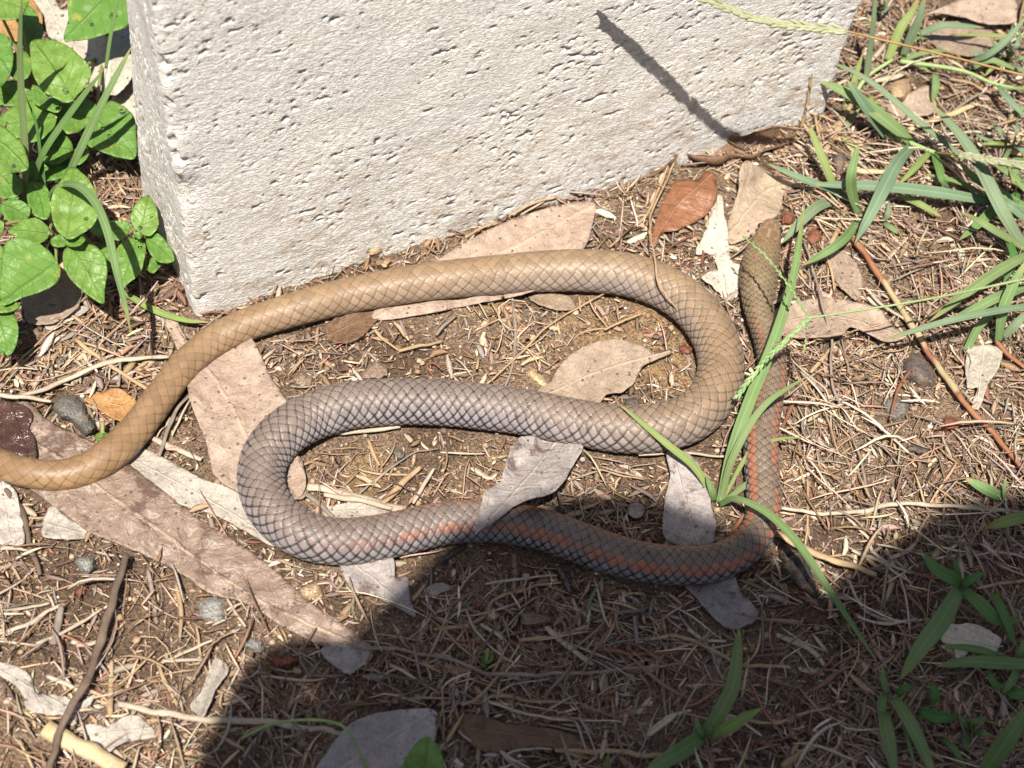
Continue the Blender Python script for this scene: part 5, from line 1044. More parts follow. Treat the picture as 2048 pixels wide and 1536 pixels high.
tuft('grass leaves reaching over the orange runner from the right', 'F', (2040, 600), [
    ([(2090, 235, 12), (1930, 320, 18), (1750, 440, 18), (1525, 615, 8)], 64, 'g'), ([(2090, 410, 10), (1900, 480, 16), (1780, 540, 14), (1625, 612, 7)], 62, 'g'), ([(2090, 522, 14), (1800, 570, 22), (1550, 630, 22), (1262, 718, 14)], 44, 'b'),
    ([(1905, 728, 2), (1930, 560, 14), (1980, 430, 20), (2070, 260, 26)], 66, 'g'), ([(1728, 775, 1), (1800, 640, 8), (1880, 560, 12), (1960, 470, 14)], 52, 'g'), ([(1930, 700, 3), (2010, 620, 9), (2090, 520, 12)], 52, 'b'), ([(1940, 130, 8), (1990, 260, 12), (1930, 420, 6)], 50, 'd')])
tuft('bright green grass tuft with a tall blade beside the snake neck', 'P', (1436, 1012), [
    ([(1440, 1005, 2), (1462, 905, 11), (1500, 800, 19), (1545, 690, 23), (1585, 560, 26), (1605, 440, 28), (1611, 400, 28)], 24, 'g'), ([(1430, 1000, 2), (1390, 935, 9), (1330, 885, 14), (1236, 806, 19)], 15, 'y'),
    ([(1440, 1000, 2), (1470, 905, 16), (1530, 810, 24), (1622, 748, 26)], 15, 'g'), ([(1448, 995, 2), (1500, 905, 10), (1560, 878, 13), (1620, 876, 12)], 9, 'y'), ([(1455, 998, 2), (1510, 958, 8), (1560, 940, 9)], 12, 'g'), ([(1425, 1005, 1), (1425, 985, 6), (1412, 950, 10)], 14, 'g'),
    ([(1436, 1010, 2), (1475, 998, 12), (1540, 1030, 19), (1600, 1092, 22), (1675, 1205, 18), (1762, 1335, 6)], 15, 'g')])
tuft('grass tuft with a long leaning blade in the shaded corner', 'I', (1660, 570), [
    ([(1660, 560, 8), (1600, 520, 12), (1520, 470, 14), (1455, 385, 14)], 66, 'd'), ([(1660, 565, 8), (1720, 525, 11), (1785, 492, 11)], 44, 'd'), ([(1655, 555, 8), (1640, 480, 12), (1615, 400, 14)], 28, 'd'), ([(1650, 575, 8), (1560, 740, 16), (1450, 890, 16), (1330, 1070, 8)], 92, 'g'),
    ([(1670, 585, 8), (1760, 660, 12), (1850, 740, 10), (1995, 750, 8)], 70, 'd'), ([(1835, 605, 8), (1890, 720, 12), (1950, 890, 8)], 46, 'd')])
tuft('grass tuft beside the cream flake in the shade', 'I', (1965, 970), [
    ([(2040, 985, 5), (1850, 975, 10), (1700, 970, 11), (1520, 992, 8)], 66, 'g'), ([(1960, 985, 5), (1930, 1070, 7), (1875, 1145, 4)], 46, 'g'), ([(1960, 960, 5), (1990, 900, 9), (2040, 820, 12)], 52, 'g'), ([(1900, 960, 8), (1750, 905, 12), (1550, 880, 10)], 40, 'g'), ([(1900, 1110, 4), (1960, 1140, 7), (2040, 1120, 6)], 60, 'd'), ([(1880, 1130, 4), (1820, 1060, 7), (1800, 990, 7)], 36, 'd')])
tuft('spreading grass tuft at the lower right in the shade', 'I', (1280, 1140), [
    ([(1245, 1230, 4), (1270, 1380, 9), (1310, 1580, 6)], 70, 'g'), ([(1300, 1160, 5), (1400, 1320, 10), (1520, 1580, 7)], 70, 'g'), ([(1270, 1140, 5), (1245, 1060, 8), (1240, 975, 8)], 30, 'g'), ([(1320, 1150, 5), (1360, 1110, 8), (1420, 1110, 6)], 40, 'd'),
    ([(1440, 1235, 5), (1540, 1265, 8), (1650, 1265, 6)], 60, 'd'), ([(1330, 1190, 4), (1370, 1360, 8), (1420, 1560, 7)], 22, 'g'), ([(1250, 1140, 5), (1235, 1200, 6), (1245, 1290, 3)], 50, 'g'), ([(1500, 1090, 6), (1525, 1150, 7), (1490, 1210, 4)], 40, 'd')])
tuft('wide grass blade crossing the bottom corner in the shade', 'I', (1780, 1560), [([(1770, 1580, 4), (1860, 1450, 16), (1940, 1330, 24), (2040, 1180, 30)], 92, 'g'), ([(1550, 1380, 3), (1620, 1430, 6), (1690, 1550, 3)], 30, 'd')])
tuft('small grass sprout with three blades in the deep shade', 'I', (290, 1370), [
    ([(290, 1360, 3), (390, 1210, 12), (450, 1060, 18), (478, 775, 22)], 74, 'g'), ([(320, 1370, 3), (430, 1310, 9), (600, 1215, 10)], 58, 'y'), ([(280, 1365, 3), (160, 1450, 10), (60, 1505, 12), (-30, 1560, 12)], 84, 'g'), ([(290, 1370, 3), (255, 1320, 7), (250, 1265, 9)], 34, 'g'), ([(320, 1365, 3), (325, 1340, 6), (320, 1310, 7)], 22, 'g')])
tuft('two short grass blades at the sunny right edge', 'I', (1890, 90), [([(1890, 95, 3), (1800, 55, 8), (1680, -10, 8)], 66, 'g'), ([(2040, 185, 6), (1900, 222, 7), (1780, 258, 3)], 66, 'y'), ([(1900, 140, 2), (1890, 60, 7), (1900, -20, 10)], 22, 'g')])
tuft('thin pale grass sprout below the striped coil', 'H', (1440, 700), [([(1440, 705, 2), (1470, 600, 8), (1535, 485, 12)], 14, 'g')])
tuft('grass tips poking in at the bottom of the shade', 'H', (1560, 1540), [([(1550, 1580, 4), (1560, 1520, 10), (1565, 1465, 14)], 40, 'g')])
# arching stem in the shade, runner at the block corner
tuft('thin green arching stem over the pale stick in the shade', 'G', (1330, 1372), [], [([(1330, 1375, 1), (1500, 1295, 10), (1700, 1270, 16), (1860, 1290, 17), (1934, 1350, 15), (2010, 1500, 8), (2080, 1600, 2)], 16)])
tuft('green grass runner touching the block corner and the snake', 'D', (740, 250), [([(720, 245, 3), (900, 350, 4), (1080, 410, 5), (1225, 422, 4)], 40, 'y')])

# grass at the left, in front of the herbs
tuft('tall thin grass blades rising through the herbs', 'A', (140, 1220), [
    ([(145, 1230, 2), (150, 900, 25), (118, 350, 62), (130, -60, 90)], 54, 'g'), ([(265, 1210, 2), (245, 1000, 18), (215, 740, 34), (150, 560, 44)], 26, 'd'), ([(350, 1110, 3), (430, 960, 20), (600, 600, 44), (785, 245, 60)], 52, 'g'),
    ([(180, 1180, 3), (240, 930, 24), (400, 680, 40), (615, 395, 56)], 56, 'd'), ([(620, 400, 56), (650, 200, 66), (700, -40, 76)], 26, 'd'), ([(260, 1230, 3), (250, 1000, 18), (235, 860, 26)], 34, 'g'), ([(130, 1260, 2), (60, 1130, 12), (-30, 980, 20)], 44, 'y'), ([(-30, 1270, 8), (40, 1190, 14), (115, 1155, 16)], 40, 'd'), ([(150, 1260, 2), (170, 1400, 12), (160, 1560, 14)], 30, 'd')])
tuft('arching grass blade bending over the snake tail', 'A', (275, 1230), [([(275, 1230, 6), (305, 1120, 22), (380, 1078, 36), (470, 1095, 46), (560, 1190, 52), (630, 1360, 52), (675, 1560, 47), (735, 1800, 38), (770, 1970, 30)], 50, 'g')])

def wild_tuft(label, f, base, specs, seed):
    g = np.random.default_rng(seed); b = fr(f, [base])[0]; r = empty('grass_tuft', on_ground(b[0], b[1])[0]); tag(r, label, 'grass')
    for (tx, ty, w, h, c) in specs:
        mx, my = (base[0]+tx)/2+g.normal(0, 18), (base[1]+ty)/2+g.normal(0, 18)
        blade_mesh('blade', f, [(base[0]+g.normal(0, 8), base[1]+g.normal(0, 8), 2), (mx, my, h), (tx, ty, h*0.8)], w, c, r)
wild_tuft('thin grass tuft behind the tan leaves at the far side', 'C', (1950, 330), [(1860, 200, 30, 14, 'g'), (2030, 160, 34, 18, 'b'), (2090, 300, 30, 12, 'g'), (1830, 420, 28, 10, 'y'), (2080, 420, 30, 12, 'b'), (1990, 120, 24, 20, 'b'), (1720, 300, 26, 9, 'b')], 1)
wild_tuft('thin grass tuft under the pale seed spike', 'C', (1980, 800), [(1860, 660, 34, 16, 'b'), (2080, 690, 34, 16, 'g'), (1800, 790, 28, 10, 'y'), (2070, 850, 30, 10, 'b'), (1900, 930, 28, 10, 'g'), (2010, 640, 30, 20, 'b'), (1740, 700, 26, 10, 'b')], 2)
wild_tuft('low grass tuft beside the long dense blades', 'C', (2030, 1040), [(1930, 940, 34, 12, 'g'), (2090, 950, 34, 12, 'b'), (1880, 1060, 30, 10, 'd'), (2000, 1170, 34, 10, 'd'), (2090, 1090, 30, 12, 'g'), (1960, 890, 26, 14, 'y')], 3)
wild_tuft('low shaded grass sprouts beside the bottom corner blade', 'I', (1720, 1330), [(1650, 1250, 34, 10, 'd'), (1800, 1260, 34, 10, 'd'), (1700, 1450, 30, 8, 'd'), (1830, 1360, 26, 8, 'g')], 4)
wild_tuft('grass sprout at the top corner beside the block', 'C', (1240, 60), [(1200, -30, 26, 16, 'g'), (1300, -30, 30, 16, 'b'), (1180, 130, 22, 8, 'y'), (1330, 20, 26, 10, 'b')], 5)

# seed heads
def spikelet_mesh():
    bm = bmesh.new(); bmesh.ops.create_uvsphere(bm, u_segments=6, v_segments=5, radius=1.0)
    V = np.array([v.co[:] for v in bm.verts]); F = [[v.index for v in f.verts] for f in bm.faces]; bm.free(); return V, F
SPV, SPF = spikelet_mesh()
M_SPK = mat_twig('spikelets', (.25, .27, .15), (.34, .33, .21))
M_SPG = mat_twig('spikelets_green', (.17, .27, .10), (.27, .36, .16))
M_ANT = mat_twig('anthers', (.15, .045, .075), (.2, .06, .1))
def seed_head(label, f, stem, sw, spikes, mat, anthers=()):
    b = fr(f, [stem[0]])[0]; r = empty('grass_seed_head', pix(b[0], b[1], 0.0)[0]); tag(r, label, 'seed head')
    stem_mesh('stalk', f, stem, sw, T_SPIKE if mat is M_SPK else T_STEM, r)
    for pts, w, n in spikes:
        s = FR[f][2]; D = resample(catmull(np.array(fr(f, pts), float), 60), 3); P = pix(D[:, 0], D[:, 1], D[:, 2]/1000)
        V, F = tube(P, 0.18*w/s*MPP, 5); ax = make_obj('spike', V, F, mat, parent=r)
        T = np.gradient(P, axis=0); T /= np.linalg.norm(T, axis=1)[:, None]; me = None
        org = np.array(ax['_org'])
        for k in range(n):
            i = int(k/n*(len(P)-1)); t = T[i]; sd = np.cross(t, CAMDIR); sd /= np.linalg.norm(sd); up = np.cross(sd, t)
            sg = 1 if k % 2 else -1; L = 0.5*w/s*MPP*RNG.uniform(2.0, 3.2); d = t*0.95+sd*RNG.uniform(0.05, 0.26)*sg+up*RNG.normal(0, 0.15); d /= np.linalg.norm(d)
            c = P[i]+sd*sg*0.22*w/s*MPP+d*L*0.4
            if me is None:
                o = make_obj('spikelet', SPV*np.array([0.30, 0.30, 1.0])*L*0.55 + org, SPF, mat, parent=ax); me = o.data
            else:
                o = bpy.data.objects.new('spikelet', me); COL.objects.link(o); o.parent = ax
            o.scale = (1, 1, RNG.uniform(0.75, 1.3)); o.location = c-org; o.rotation_euler = Vector(d).to_track_quat('Z', 'Y').to_euler()
    me = None
    for a in fr(f, anthers):
        p = pix(a[0], a[1], a[2]/1000)[0]; org = np.array(r['_org']) if '_org' in r else np.array(r.location)
        for k in range(4):
            if me is None: o = make_obj('anther', SPV*np.array([0.28, 0.28, 1.0])*0.0008+org, SPF, M_ANT, parent=r); me = o.data
            else: o = bpy.data.objects.new('anther', me); COL.objects.link(o); o.parent = r
            o.location = p-org+RNG.normal(0, 0.0009, 3); o.rotation_euler = RNG.uniform(0, 3, 3)
seed_head('grass seed head with purple anthers hanging over the snake head', 'F', [(2090, 370, 20), (1500, 492, 32), (870, 592, 40)], 15,
          [([(870, 592, 40), (770, 430, 40), (640, 260, 38), (510, 145, 34)], 22, 26), ([(870, 595, 40), (740, 720, 36), (600, 860, 28), (468, 1035, 20)], 28, 30), ([(875, 595, 40), (860, 680, 36), (840, 790, 30)], 14, 12)], M_SPG,
          [(765, 400, 38), (815, 465, 38), (875, 655, 37), (862, 690, 36), (740, 690, 36), (700, 740, 34), (835, 800, 30), (560, 130, 5), (470, 1055, 18), (690, 780, 31)])
def off_block(x, y, t):                      # point seen on the block face at (x, y), moved t metres toward the sun
    d = ray(x, y); p = CAM+d*(np.dot(BL_B-CAM, BYL)/np.dot(d, BYL)) + TO_SUN*t; q = to_px(p[None])[0]
    return (q[0], q[1], p[2]*1000)
_t0, _t1, _t2 = off_block(1200, 40, 0.030), off_block(1300, 128, 0.062), off_block(1442, 262, 0.096)
_h = _t2[2]
seed_head('long pale grass seed spike slanting in front of the block', 'P', [(2090, 162, _h-45), (1880, 108, _h-20), (1690, 62, _h-6)], 6, [([(1690, 62, _h-6), _t2, _t1, _t0], 17, 60)], M_SPK)
seed_head('pale grass seed spike over the right grass tuft', 'C', [(1560, 835, 8), (1640, 845, 18), (1700, 850, 24)], 12, [([(1690, 850, 24), (1830, 870, 30), (1950, 890, 34), (2100, 915, 38)], 46, 34)], M_SPK)
# ------------------------------------------------------------------ herbs with wet leaves at the left
H1 = mat_leaf('herb_leaf', (.18, .305, .05), (.235, .375, .08), vein=(.13, .27, .035), veins=0.3, rough=0.38, transl=0.36, spec=0.55, side=5, fine=0.2, vary=(.13, .27, .05))
H2 = mat_leaf('herb_leaf_dark', (.12, .25, .04), (.15, .30, .05), vein=(.08, .2, .03), veins=0.4, rough=0.4, transl=0.3, spec=0.6, side=4, fine=0.15, vary=(.17, .29, .06))
H_STEM = mat_twig('herb_stem', (.16, .25, .06), (.28, .18, .09))
M_DROP = bpy.data.materials.new('water'); M_DROP.use_nodes = True
_b = M_DROP.node_tree.nodes['Principled BSDF']; _b.inputs['Transmission Weight'].default_value = 1.0; _b.inputs['Roughness'].default_value = 0.02; _b.inputs['IOR'].default_value = 1.33
def herb(label, f, base, leaves):
    b = fr(f, [base])[0]; p = on_ground(b[0], b[1])[0]; r = empty('herb_plant', p); tag(r, label, 'herb')
    for k, (fl, pts, mid, z, tilt, dark) in enumerate(leaves):
        m = [mid[0], ((mid[0][0]+mid[1][0])/2+6, (mid[0][1]+mid[1][1])/2-4), mid[1]]
        sheet('leaf', fl, pts, H2 if dark else H1, mid=m, z=z, curl=1.6, bump=1.6, jag=0.9, grid=6, parent=r, solid=0.0003, seed=50+k+len(label), mask=False, ctrl=[(*mid[0], 0.0), (*mid[1], tilt)], above=True)
        e = fr(fl, [mid[0]])[0]; q0 = pix(e[0], e[1], z/1000)[0]; h0 = p+np.array([0, 0, 0.001])
        mdl = (q0+h0)/2+np.array([0, 0.002, 0.004])
        D = catmull(np.array([h0, mdl, q0]), 14); V, F = tube(D, np.linspace(0.0009, 0.00045, 14), 6); make_obj('stem', V, F, H_STEM, parent=r)
    return r
herb('herb with broad wet leaves close to the upper side of the block', 'A', (620, 330), [
    ('A', [(425, -30), (400, 120), (373, 232), (440, 238), (530, 226), (650, 188), (752, 142), (745, -30)], [(640, -30), (380, 228)], 34, -4, 0),
    ('A', [(640, 593), (720, 620), (780, 680), (797, 780), (792, 922), (700, 922), (600, 892), (508, 842), (520, 760), (580, 660)], [(560, 700), (780, 915)], 20, -3, 0),
    ('A', [(350, 620), (450, 590), (560, 612), (500, 742), (400, 782), (340, 700)], [(360, 640), (520, 700)], 24, 0, 0)])
herb('herb with a large rounded water dotted leaf', 'A', (230, 700), [
    ('A', [(188, 240), (330, 238), (450, 310), (530, 400), (522, 470), (450, 562), (400, 602), (330, 580), (250, 532), (200, 450), (178, 330)], [(430, 590), (200, 250)], 38, 3, 0),
    ('A', [(190, 500), (250, 520), (330, 570), (360, 620), (330, 660), (250, 630), (190, 590)], [(190, 520), (350, 650)], 30, 0, 0),
    ('A', [(-30, 720), (80, 620), (180, 590), (270, 610), (332, 680), (302, 762), (200, 832), (90, 802), (-30, 790)], [(330, 690), (-20, 740)], 28, 0, 0),
    ('A', [(-30, 740), (80, 790), (140, 860), (166, 980), (100, 1006), (-30, 1010)], [(-30, 800), (160, 990)], 34, -3, 0),
    ('A', [(230, 790), (330, 760), (422, 840), (402, 922), (300, 962), (220, 902)], [(230, 850), (415, 880)], 16, 0, 1),
    ('A', [(-40, 225), (50, 218), (78, 330), (52, 450), (-40, 525)], [(-40, 300), (60, 430)], 30, 0, 1),
    ('A', [(58, 330), (140, 298), (192, 380), (152, 462), (68, 452)], [(140, 300), (90, 450)], 26, 0, 0),
    ('A', [(-40, -40), (165, -40), (152, 60), (100, 112), (-40, 98)], [(-40, 0), (150, 60)], 48, 0, 0),
    ('A', [(130, 240), (150, 140), (230, 130), (255, 190), (220, 260), (160, 300)], [(140, 280), (240, 150)], 18, 0, 1),
    ('A', [(90, 20), (180, 40), (230, 110), (190, 170), (110, 140), (80, 80)], [(100, 30), (200, 160)], 30, 0, 1),
    ('A', [(-30, 520), (60, 470), (160, 500), (190, 580), (90, 620), (-30, 600)], [(-30, 560), (180, 560)], 20, 0, 1),
    ('A', [(240, 610), (330, 590), (400, 640), (400, 720), (320, 740), (250, 690)], [(250, 620), (390, 720)], 22, 0, 0),
    ('A', [(-30, 1010), (60, 1000), (130, 1060), (120, 1140), (20, 1160), (-30, 1120)], [(-30, 1080), (125, 1080)], 14, 0, 1),
    ('A', [(430, 880), (500, 850), (520, 900), (470, 960), (400, 960)], [(420, 950), (510, 870)], 12, 0, 1),
    ('A', [(150, 960), (280, 930), (420, 940), (400, 1020), (280, 1060), (170, 1040)], [(160, 1000), (410, 970)], 12, 0, 1)])
herb('herb with paired wet leaves in front of the soil gap', 'A', (330, 1420), [
    ('A', [(420, 978), (500, 1030), (560, 1120), (577, 1220), (552, 1312), (470, 1372), (400, 1402), (330, 1342), (298, 1240), (310, 1130), (360, 1050)], [(390, 1395), (430, 985)], 30, 4, 0),
    ('A', [(48, 1352), (130, 1290), (220, 1280), (287, 1340), (272, 1402), (210, 1422), (120, 1392)], [(285, 1370), (55, 1350)], 22, -2, 0),
    ('D', [(30, -30), (120, -75), (220, -40), (300, 20), (352, 100), (345, 172), (270, 232), (150, 272), (50, 317), (8, 312), (2, 150)], [(330, 80), (15, 305)], 26, -5, 0),
    ('D', [(378, 0), (450, -32), (540, -32), (612, 40), (627, 140), (612, 240), (602, 317), (500, 252), (420, 182), (373, 90)], [(420, -20), (603, 312)], 24, -5, 0),
    ('A', [(390, 1400), (440, 1372), (500, 1395), (480, 1430), (430, 1445), (390, 1430)], [(400, 1420), (500, 1395)], 26, 2, 0),
    ('A', [(300, 1400), (360, 1370), (400, 1400), (380, 1440), (310, 1440)], [(390, 1420), (310, 1410)], 24, 0, 0),
    ('A', [(540, 1230), (620, 1250), (650, 1330), (600, 1390), (530, 1360), (520, 1290)], [(530, 1240), (620, 1380)], 14, 0, 1),
    ('A', [(20, 1180), (110, 1170), (180, 1220), (150, 1290), (60, 1300), (10, 1240)], [(20, 1200), (160, 1270)], 16, 0, 1),
    ('A', [(560, 1440), (640, 1430), (680, 1500), (640, 1580), (580, 1540)], [(570, 1450), (650, 1560)], 12, 0, 1),
    ('A', [(180, 1060), (260, 1080), (300, 1180), (280, 1280), (200, 1260), (160, 1160)], [(200, 1080), (260, 1270)], 14, 0, 1),
    ('A', [(-30, 1290), (20, 1300), (15, 1370), (-30, 1390)], [(-30, 1330), (15, 1350)], 22, 0, 0)])
herb('herb sprig with pointed leaves touching the block corner', 'A', (800, 1420), [
    ('A', [(700, 1432), (780, 1388), (842, 1420), (852, 1480), (822, 1592), (760, 1650), (708, 1682), (672, 1600), (660, 1530)], [(800, 1410), (710, 1675)], 18, -3, 0),
    ('A', [(862, 1143), (900, 1180), (922, 1260), (922, 1332), (872, 1382), (790, 1342), (763, 1270), (800, 1190)], [(810, 1370), (865, 1150)], 20, 4, 0),
    ('A', [(855, 1392), (920, 1368), (970, 1410), (1007, 1470), (1017, 1532), (930, 1532), (878, 1482)], [(850, 1390), (1012, 1530)], 18, -2, 0),
    ('A', [(638, 1312), (720, 1288), (765, 1330), (720, 1402), (655, 1392)], [(790, 1370), (645, 1330)], 17, 0, 1),
    ('A', [(780, 1370), (815, 1355), (835, 1385), (810, 1400)], [(785, 1385), (830, 1380)], 21, 0, 0), ('A', [(855, 1560), (900, 1500), (940, 1540), (900, 1600)], [(860, 1580), (930, 1520)], 12, 0, 1)])
herb('herb with a bitten dark leaf at the left edge near the tail', 'D', (20, 640), [
    ('D', [(-30, 370), (60, 358), (100, 420), (107, 500), (80, 592), (42, 622), (20, 595), (-30, 602)], [(-20, 380), (50, 615)], 18, -3, 0), ('D', [(-30, 310), (60, 300), (117, 320), (80, 355), (-30, 365)], [(-30, 335), (115, 325)], 20, 0, 0), ('D', [(-30, -20), (20, 0), (15, 120), (-30, 200)], [(-30, 60), (15, 60)], 20, 0, 1)])
herb('small round green leaf at the bottom edge of the shade', 'H', (540, 1600), [('H', [(425, 1590), (440, 1500), (490, 1415), (560, 1363), (632, 1430), (657, 1536), (650, 1600)], [(540, 1600), (562, 1368)], 16, 4, 0)])
herb('tiny seedling leaves in the shaded litter', 'H', (890, 960), [('H', [(862, 960), (875, 920), (895, 935), (890, 975)], [(890, 960), (868, 945)], 4, 0, 1), ('H', [(890, 950), (925, 900), (930, 930), (900, 960)], [(890, 955), (928, 910)], 5, 0, 1)])
herb('tiny round seedling beside the snake tail', 'D', (600, 1090), [('D', [(555, 1090), (580, 1072), (605, 1090), (590, 1112), (565, 1110)], [(605, 1090), (558, 1090)], 4, 0, 0), ('D', [(595, 1080), (620, 1068), (640, 1080), (620, 1098)], [(600, 1090), (638, 1078)], 4, 0, 0)])
def droplets():
    bm = bmesh.new(); bmesh.ops.create_uvsphere(bm, u_segments=14, v_segments=10, radius=1.0)
    V = np.array([v.co[:] for v in bm.verts]); V[:, 2] *= 0.6; F = [[v.index for v in f.verts] for f in bm.faces]; bm.free(); me = None
    for x, y, z, r in [(375, 290, 41, 20), (245, 395, 40, 17), (318, 470, 40, 13), (290, 565, 41, 17), (380, 530, 41, 15), (715, 650, 22.5, 20), (600, 750, 22, 13), (640, 795, 22, 15), (505, 1280, 32, 14), (820, 1330, 22.5, 12), (330, 1060, 33, 10),
                       (365, 90, 37, 12), (530, 130, 35, 14), (660, 90, 36, 26), (690, 140, 35, 15), (45, 720, 30, 12), (80, 970, 34, 12), (890, 1270, 23, 16), (820, 1445, 19.5, 14), (220, 1620, 25, 12), (590, 1560, 22, 20)]:
        q = fr('A', [(x, y)])[0]; p = pix(q[0], q[1], (z-1.0)/1000)[0]; s = r/2.926*MPP
        if me is None: o = make_obj('water_droplet', V*s+p, F, M_DROP); me = o.data; s0 = s; z0 = np.array(o.location)-p
        else:
            o = bpy.data.objects.new('water_droplet', me); COL.objects.link(o); o.scale = (s/s0,)*3; o.location = p+z0*s/s0
        tag(o, 'clear round water droplet on a green herb leaf', 'droplet', 'droplets on the herb leaves')
droplets()

# ------------------------------------------------------------------ the person with the camera, whose shadow falls on the litter
def skin_mesh(name, verts, edges, mat, parent, sub=2, root=0):
    org = np.array(parent['_org']) if '_org' in parent else np.array(parent.location)
    me = bpy.data.meshes.new(name); me.from_pydata([tuple(np.array(v[0])-org) for v in verts], edges, []); me.update()
    o = bpy.data.objects.new(name, me); COL.objects.link(o); o.parent = parent
    sk = o.modifiers.new('skin', 'SKIN'); sk.use_smooth_shade = True
    for i, v in enumerate(verts):
        r = v[1] if isinstance(v[1], tuple) else (v[1], v[1]); me.skin_vertices[0].data[i].radius = r
        me.skin_vertices[0].data[i].use_root = (i == root)
    s = o.modifiers.new('sub', 'SUBSURF'); s.levels = sub; s.render_levels = sub
    me.materials.append(mat); o['_org'] = [float(c) for c in org]
    return o
def plain(name, c, rough=0.6):
    m, nt, b = new_mat(name); q = NB(nt); f = q.noise(300, 4)
    nt.links.new(q.mix(f, tuple(x*0.8 for x in c), tuple(x*1.2 for x in c)), b.inputs['Base Color']); b.inputs['Roughness'].default_value = rough
    nt.links.new(q.bump(f, 0.2, 0.001), b.inputs['Normal']); return m
def build_person():
    skin, shirt, trs, hair, blk, gls, boot = plain('skin', (.45, .28, .2)), plain('shirt', (.12, .16, .22), 0.85), plain('trousers', (.10, .095, .085), 0.9), plain('hair', (.06, .045, .035)), plain('camera_black', (.03, .03, .032), 0.4), plain('lens_glass', (.01, .01, .015), 0.05), plain('boots', (.08, .05, .03))
    # frame at the lens: sun-aligned sideways (a) and up (b) axes, s runs toward the sun
    s = TO_SUN; a = np.cross(np.array([0, 1.0, 0]), s); a = a-np.dot(a, s)*s; a /= np.linalg.norm(a)
    if a[0] < 0: a = -a
    b = np.cross(s, a); b = b if b[1] > 0 else -b
    L = CAM + s*0.0
    X = lambda aa, bb, ss: L + a*aa + b*bb + s*ss
    # compact camera just behind the viewpoint
    ctr = CAM - _f*0.034; cr = empty('compact_camera', ctr); tag(cr, 'black compact camera held over the snake', 'camera')
    def boxm(name, c, ex, mat, par, bev=0.003):
        bm = bmesh.new(); bmesh.ops.create_cube(bm, size=1.0); bmesh.ops.scale(bm, vec=ex, verts=bm.verts)
        bmesh.ops.bevel(bm, geom=bm.edges[:], offset=bev, segments=2, affect='EDGES')
        V = np.array([v.co[:] for v in bm.verts]); F = [[v.index for v in f.verts] for f in bm.faces]; bm.free()
        W = c + V[:, :1]*_r + V[:, 1:2]*_u + V[:, 2:3]*(-_f); return make_obj(name, W, F, mat, parent=par)
    boxm('body', ctr, (0.108, 0.062, 0.026), blk, cr); boxm('screen', ctr-_f*0.0135, (0.07, 0.05, 0.002), gls, cr, 0.0005)
    P = np.array([ctr+_f*0.012, ctr+_f*0.03]); V, F = tube(P, [0.022, 0.020], 24); make_obj('lens_barrel', V, F, blk, parent=cr)
    V, F = tube(np.array([ctr+_u*0.029-_r*0.036, ctr+_u*0.035-_r*0.036]), [0.006, 0.0055], 16); make_obj('shutter_button', V, F, gls, parent=cr)
    pelvis = np.array([0.10, -0.98, 0.36]); pr = empty('person', (0.10, -0.95, 0.0)); tag(pr, 'person in a dark blue shirt crouching with a camera, casting the large shadow', 'person')
    head = X(0.022, -0.020, 0.30); chest = np.array([0.09, -0.80, 0.66]); neck = head*0.45+chest*0.55+np.array([0, 0.02, 0.05])
    shR, shL = X(0.155, 0.015, 0.36), chest+np.array([-0.18, 0.0, 0.04])
    hR, hL = ctr+_r*0.066-_u*0.006-_f*0.004, ctr-_r*0.066+_u*0.004-_f*0.004
    elR, elL = X(0.215, 0.018, 0.12), np.array([-0.17, -0.70, 0.44])
    wrR, wrL = hR+a*0.05+b*0.04, hL+np.array([-0.035, -0.07, -0.01])
    vb = [(chest, 0.05), (neck, 0.05), (head-np.array([0, 0.015, 0.07]), (0.055, 0.06)), (head, (0.078, 0.09)), (head+np.array([0, 0.01, 0.075]), (0.070, 0.082)), (head+np.array([0, 0.07, -0.03]), 0.028),
          (shR, 0.045), (elR, 0.042), (wrR, 0.038), (hR+np.array([0.02, -0.02, 0]), (0.030, 0.017)), (shL, 0.045), (elL, 0.038), (wrL, 0.026), (hL+np.array([-0.012, -0.028, 0]), (0.030, 0.017))]
    eb = [(0, 1), (1, 2), (2, 3), (3, 4), (2, 5), (0, 6), (6, 7), (7, 8), (8, 9), (0, 10), (10, 11), (11, 12), (12, 13)]
    for wi, h, sg in ((9, hR, 1), (13, hL, -1)):
        for k, (o1, ln) in enumerate(((0.028, 0.9), (0.010, 1.0), (-0.009, 0.95), (-0.027, 0.75))):
            p0 = h + _u*o1 + _r*sg*0.012 - _f*0.006; p1 = h + _u*o1 + _f*0.028*ln + _r*sg*0.004; p2 = h + _u*o1*0.9 + _f*0.034*ln - _r*sg*0.022*ln
            i = len(vb); vb += [(p0, 0.010), (p1, 0.0088), (p2, 0.0075)]; eb += [(wi, i), (i, i+1), (i+1, i+2)]
        i = len(vb); vb += [(h - _f*0.020 - _u*0.014, 0.011), (h - _f*0.022 - _r*sg*0.030 - _u*0.006, 0.009)]; eb += [(wi, i), (i, i+1)]
    body = skin_mesh('body', vb, eb, skin, pr)
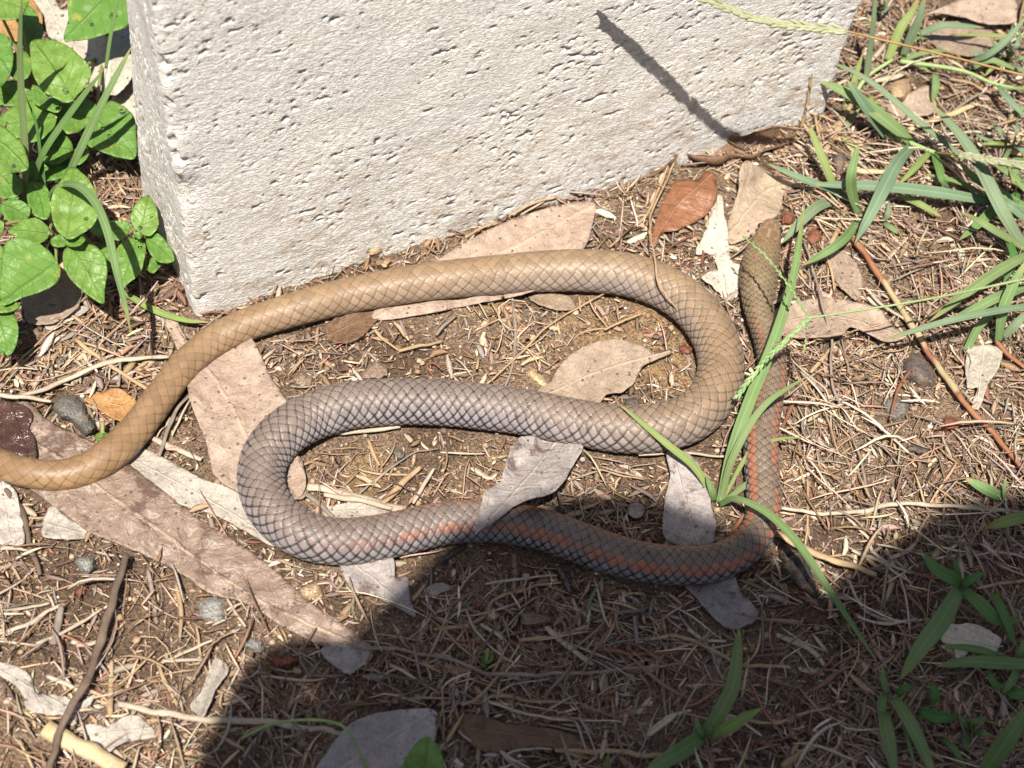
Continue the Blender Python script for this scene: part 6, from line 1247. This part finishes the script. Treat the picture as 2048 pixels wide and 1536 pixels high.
    skin_mesh('shirt', [(pelvis, (0.15, 0.11)), ((pelvis+chest)/2+np.array([0, -0.04, 0.03]), (0.15, 0.115)), (chest, (0.16, 0.11)), (shR, 0.11), ((shR+elR)/2, 0.10), (elR, 0.085), ((elR+wrR)/2, 0.075), (shL, 0.075), ((shL+elL)/2, 0.062), (elL, 0.052), ((elL+wrL)/2, 0.045)],
              [(0, 1), (1, 2), (2, 3), (3, 4), (4, 5), (5, 6), (2, 7), (7, 8), (8, 9), (9, 10)], shirt, pr)
    kR, kL = np.array([0.34, -0.62, 0.40]), np.array([-0.22, -0.80, 0.10]); fR, fL = np.array([0.34, -0.80, 0.05]), np.array([-0.14, -1.20, 0.06])
    skin_mesh('trousers', [(pelvis, (0.13, 0.12)), (pelvis+np.array([0.11, 0.03, -0.03]), 0.10), (kR, 0.07), (fR+np.array([0, 0, 0.06]), 0.052), (pelvis+np.array([-0.11, 0.02, -0.05]), 0.10), (kL, 0.068), (fL+np.array([0, 0.06, 0.02]), 0.052), (pelvis+np.array([0, 0.03, 0.10]), 0.12)],
              [(0, 1), (1, 2), (2, 3), (0, 4), (4, 5), (5, 6), (0, 7)], trs, pr)
    for fp, d in ((fR, np.array([0, 0.15, -0.005])), (fL, np.array([0, -0.14, -0.005]))):
        skin_mesh('boot', [(fp+np.array([0, 0, 0.04]), 0.052), (fp, 0.05), (fp+d*0.6, (0.045, 0.035)), (fp+d, (0.035, 0.022))], [(0, 1), (1, 2), (2, 3)], boot, pr)
    bm = bmesh.new(); bmesh.ops.create_uvsphere(bm, u_segments=28, v_segments=18, radius=1.0)
    V = np.array([v.co[:] for v in bm.verts]); F = [[v.index for v in f.verts] for f in bm.faces]; bm.free()
    V = V*np.array([0.092, 0.105, 0.105])*(1+0.03*vnoise(V[:, 0]*9, V[:, 1]*9, V[:, 2]*9))[:, None] + head+np.array([0, -0.02, 0.045])
    make_obj('hair', V, F, hair, parent=pr)
build_person()

for o in bpy.data.objects:
    if '_org' in o: del o['_org']
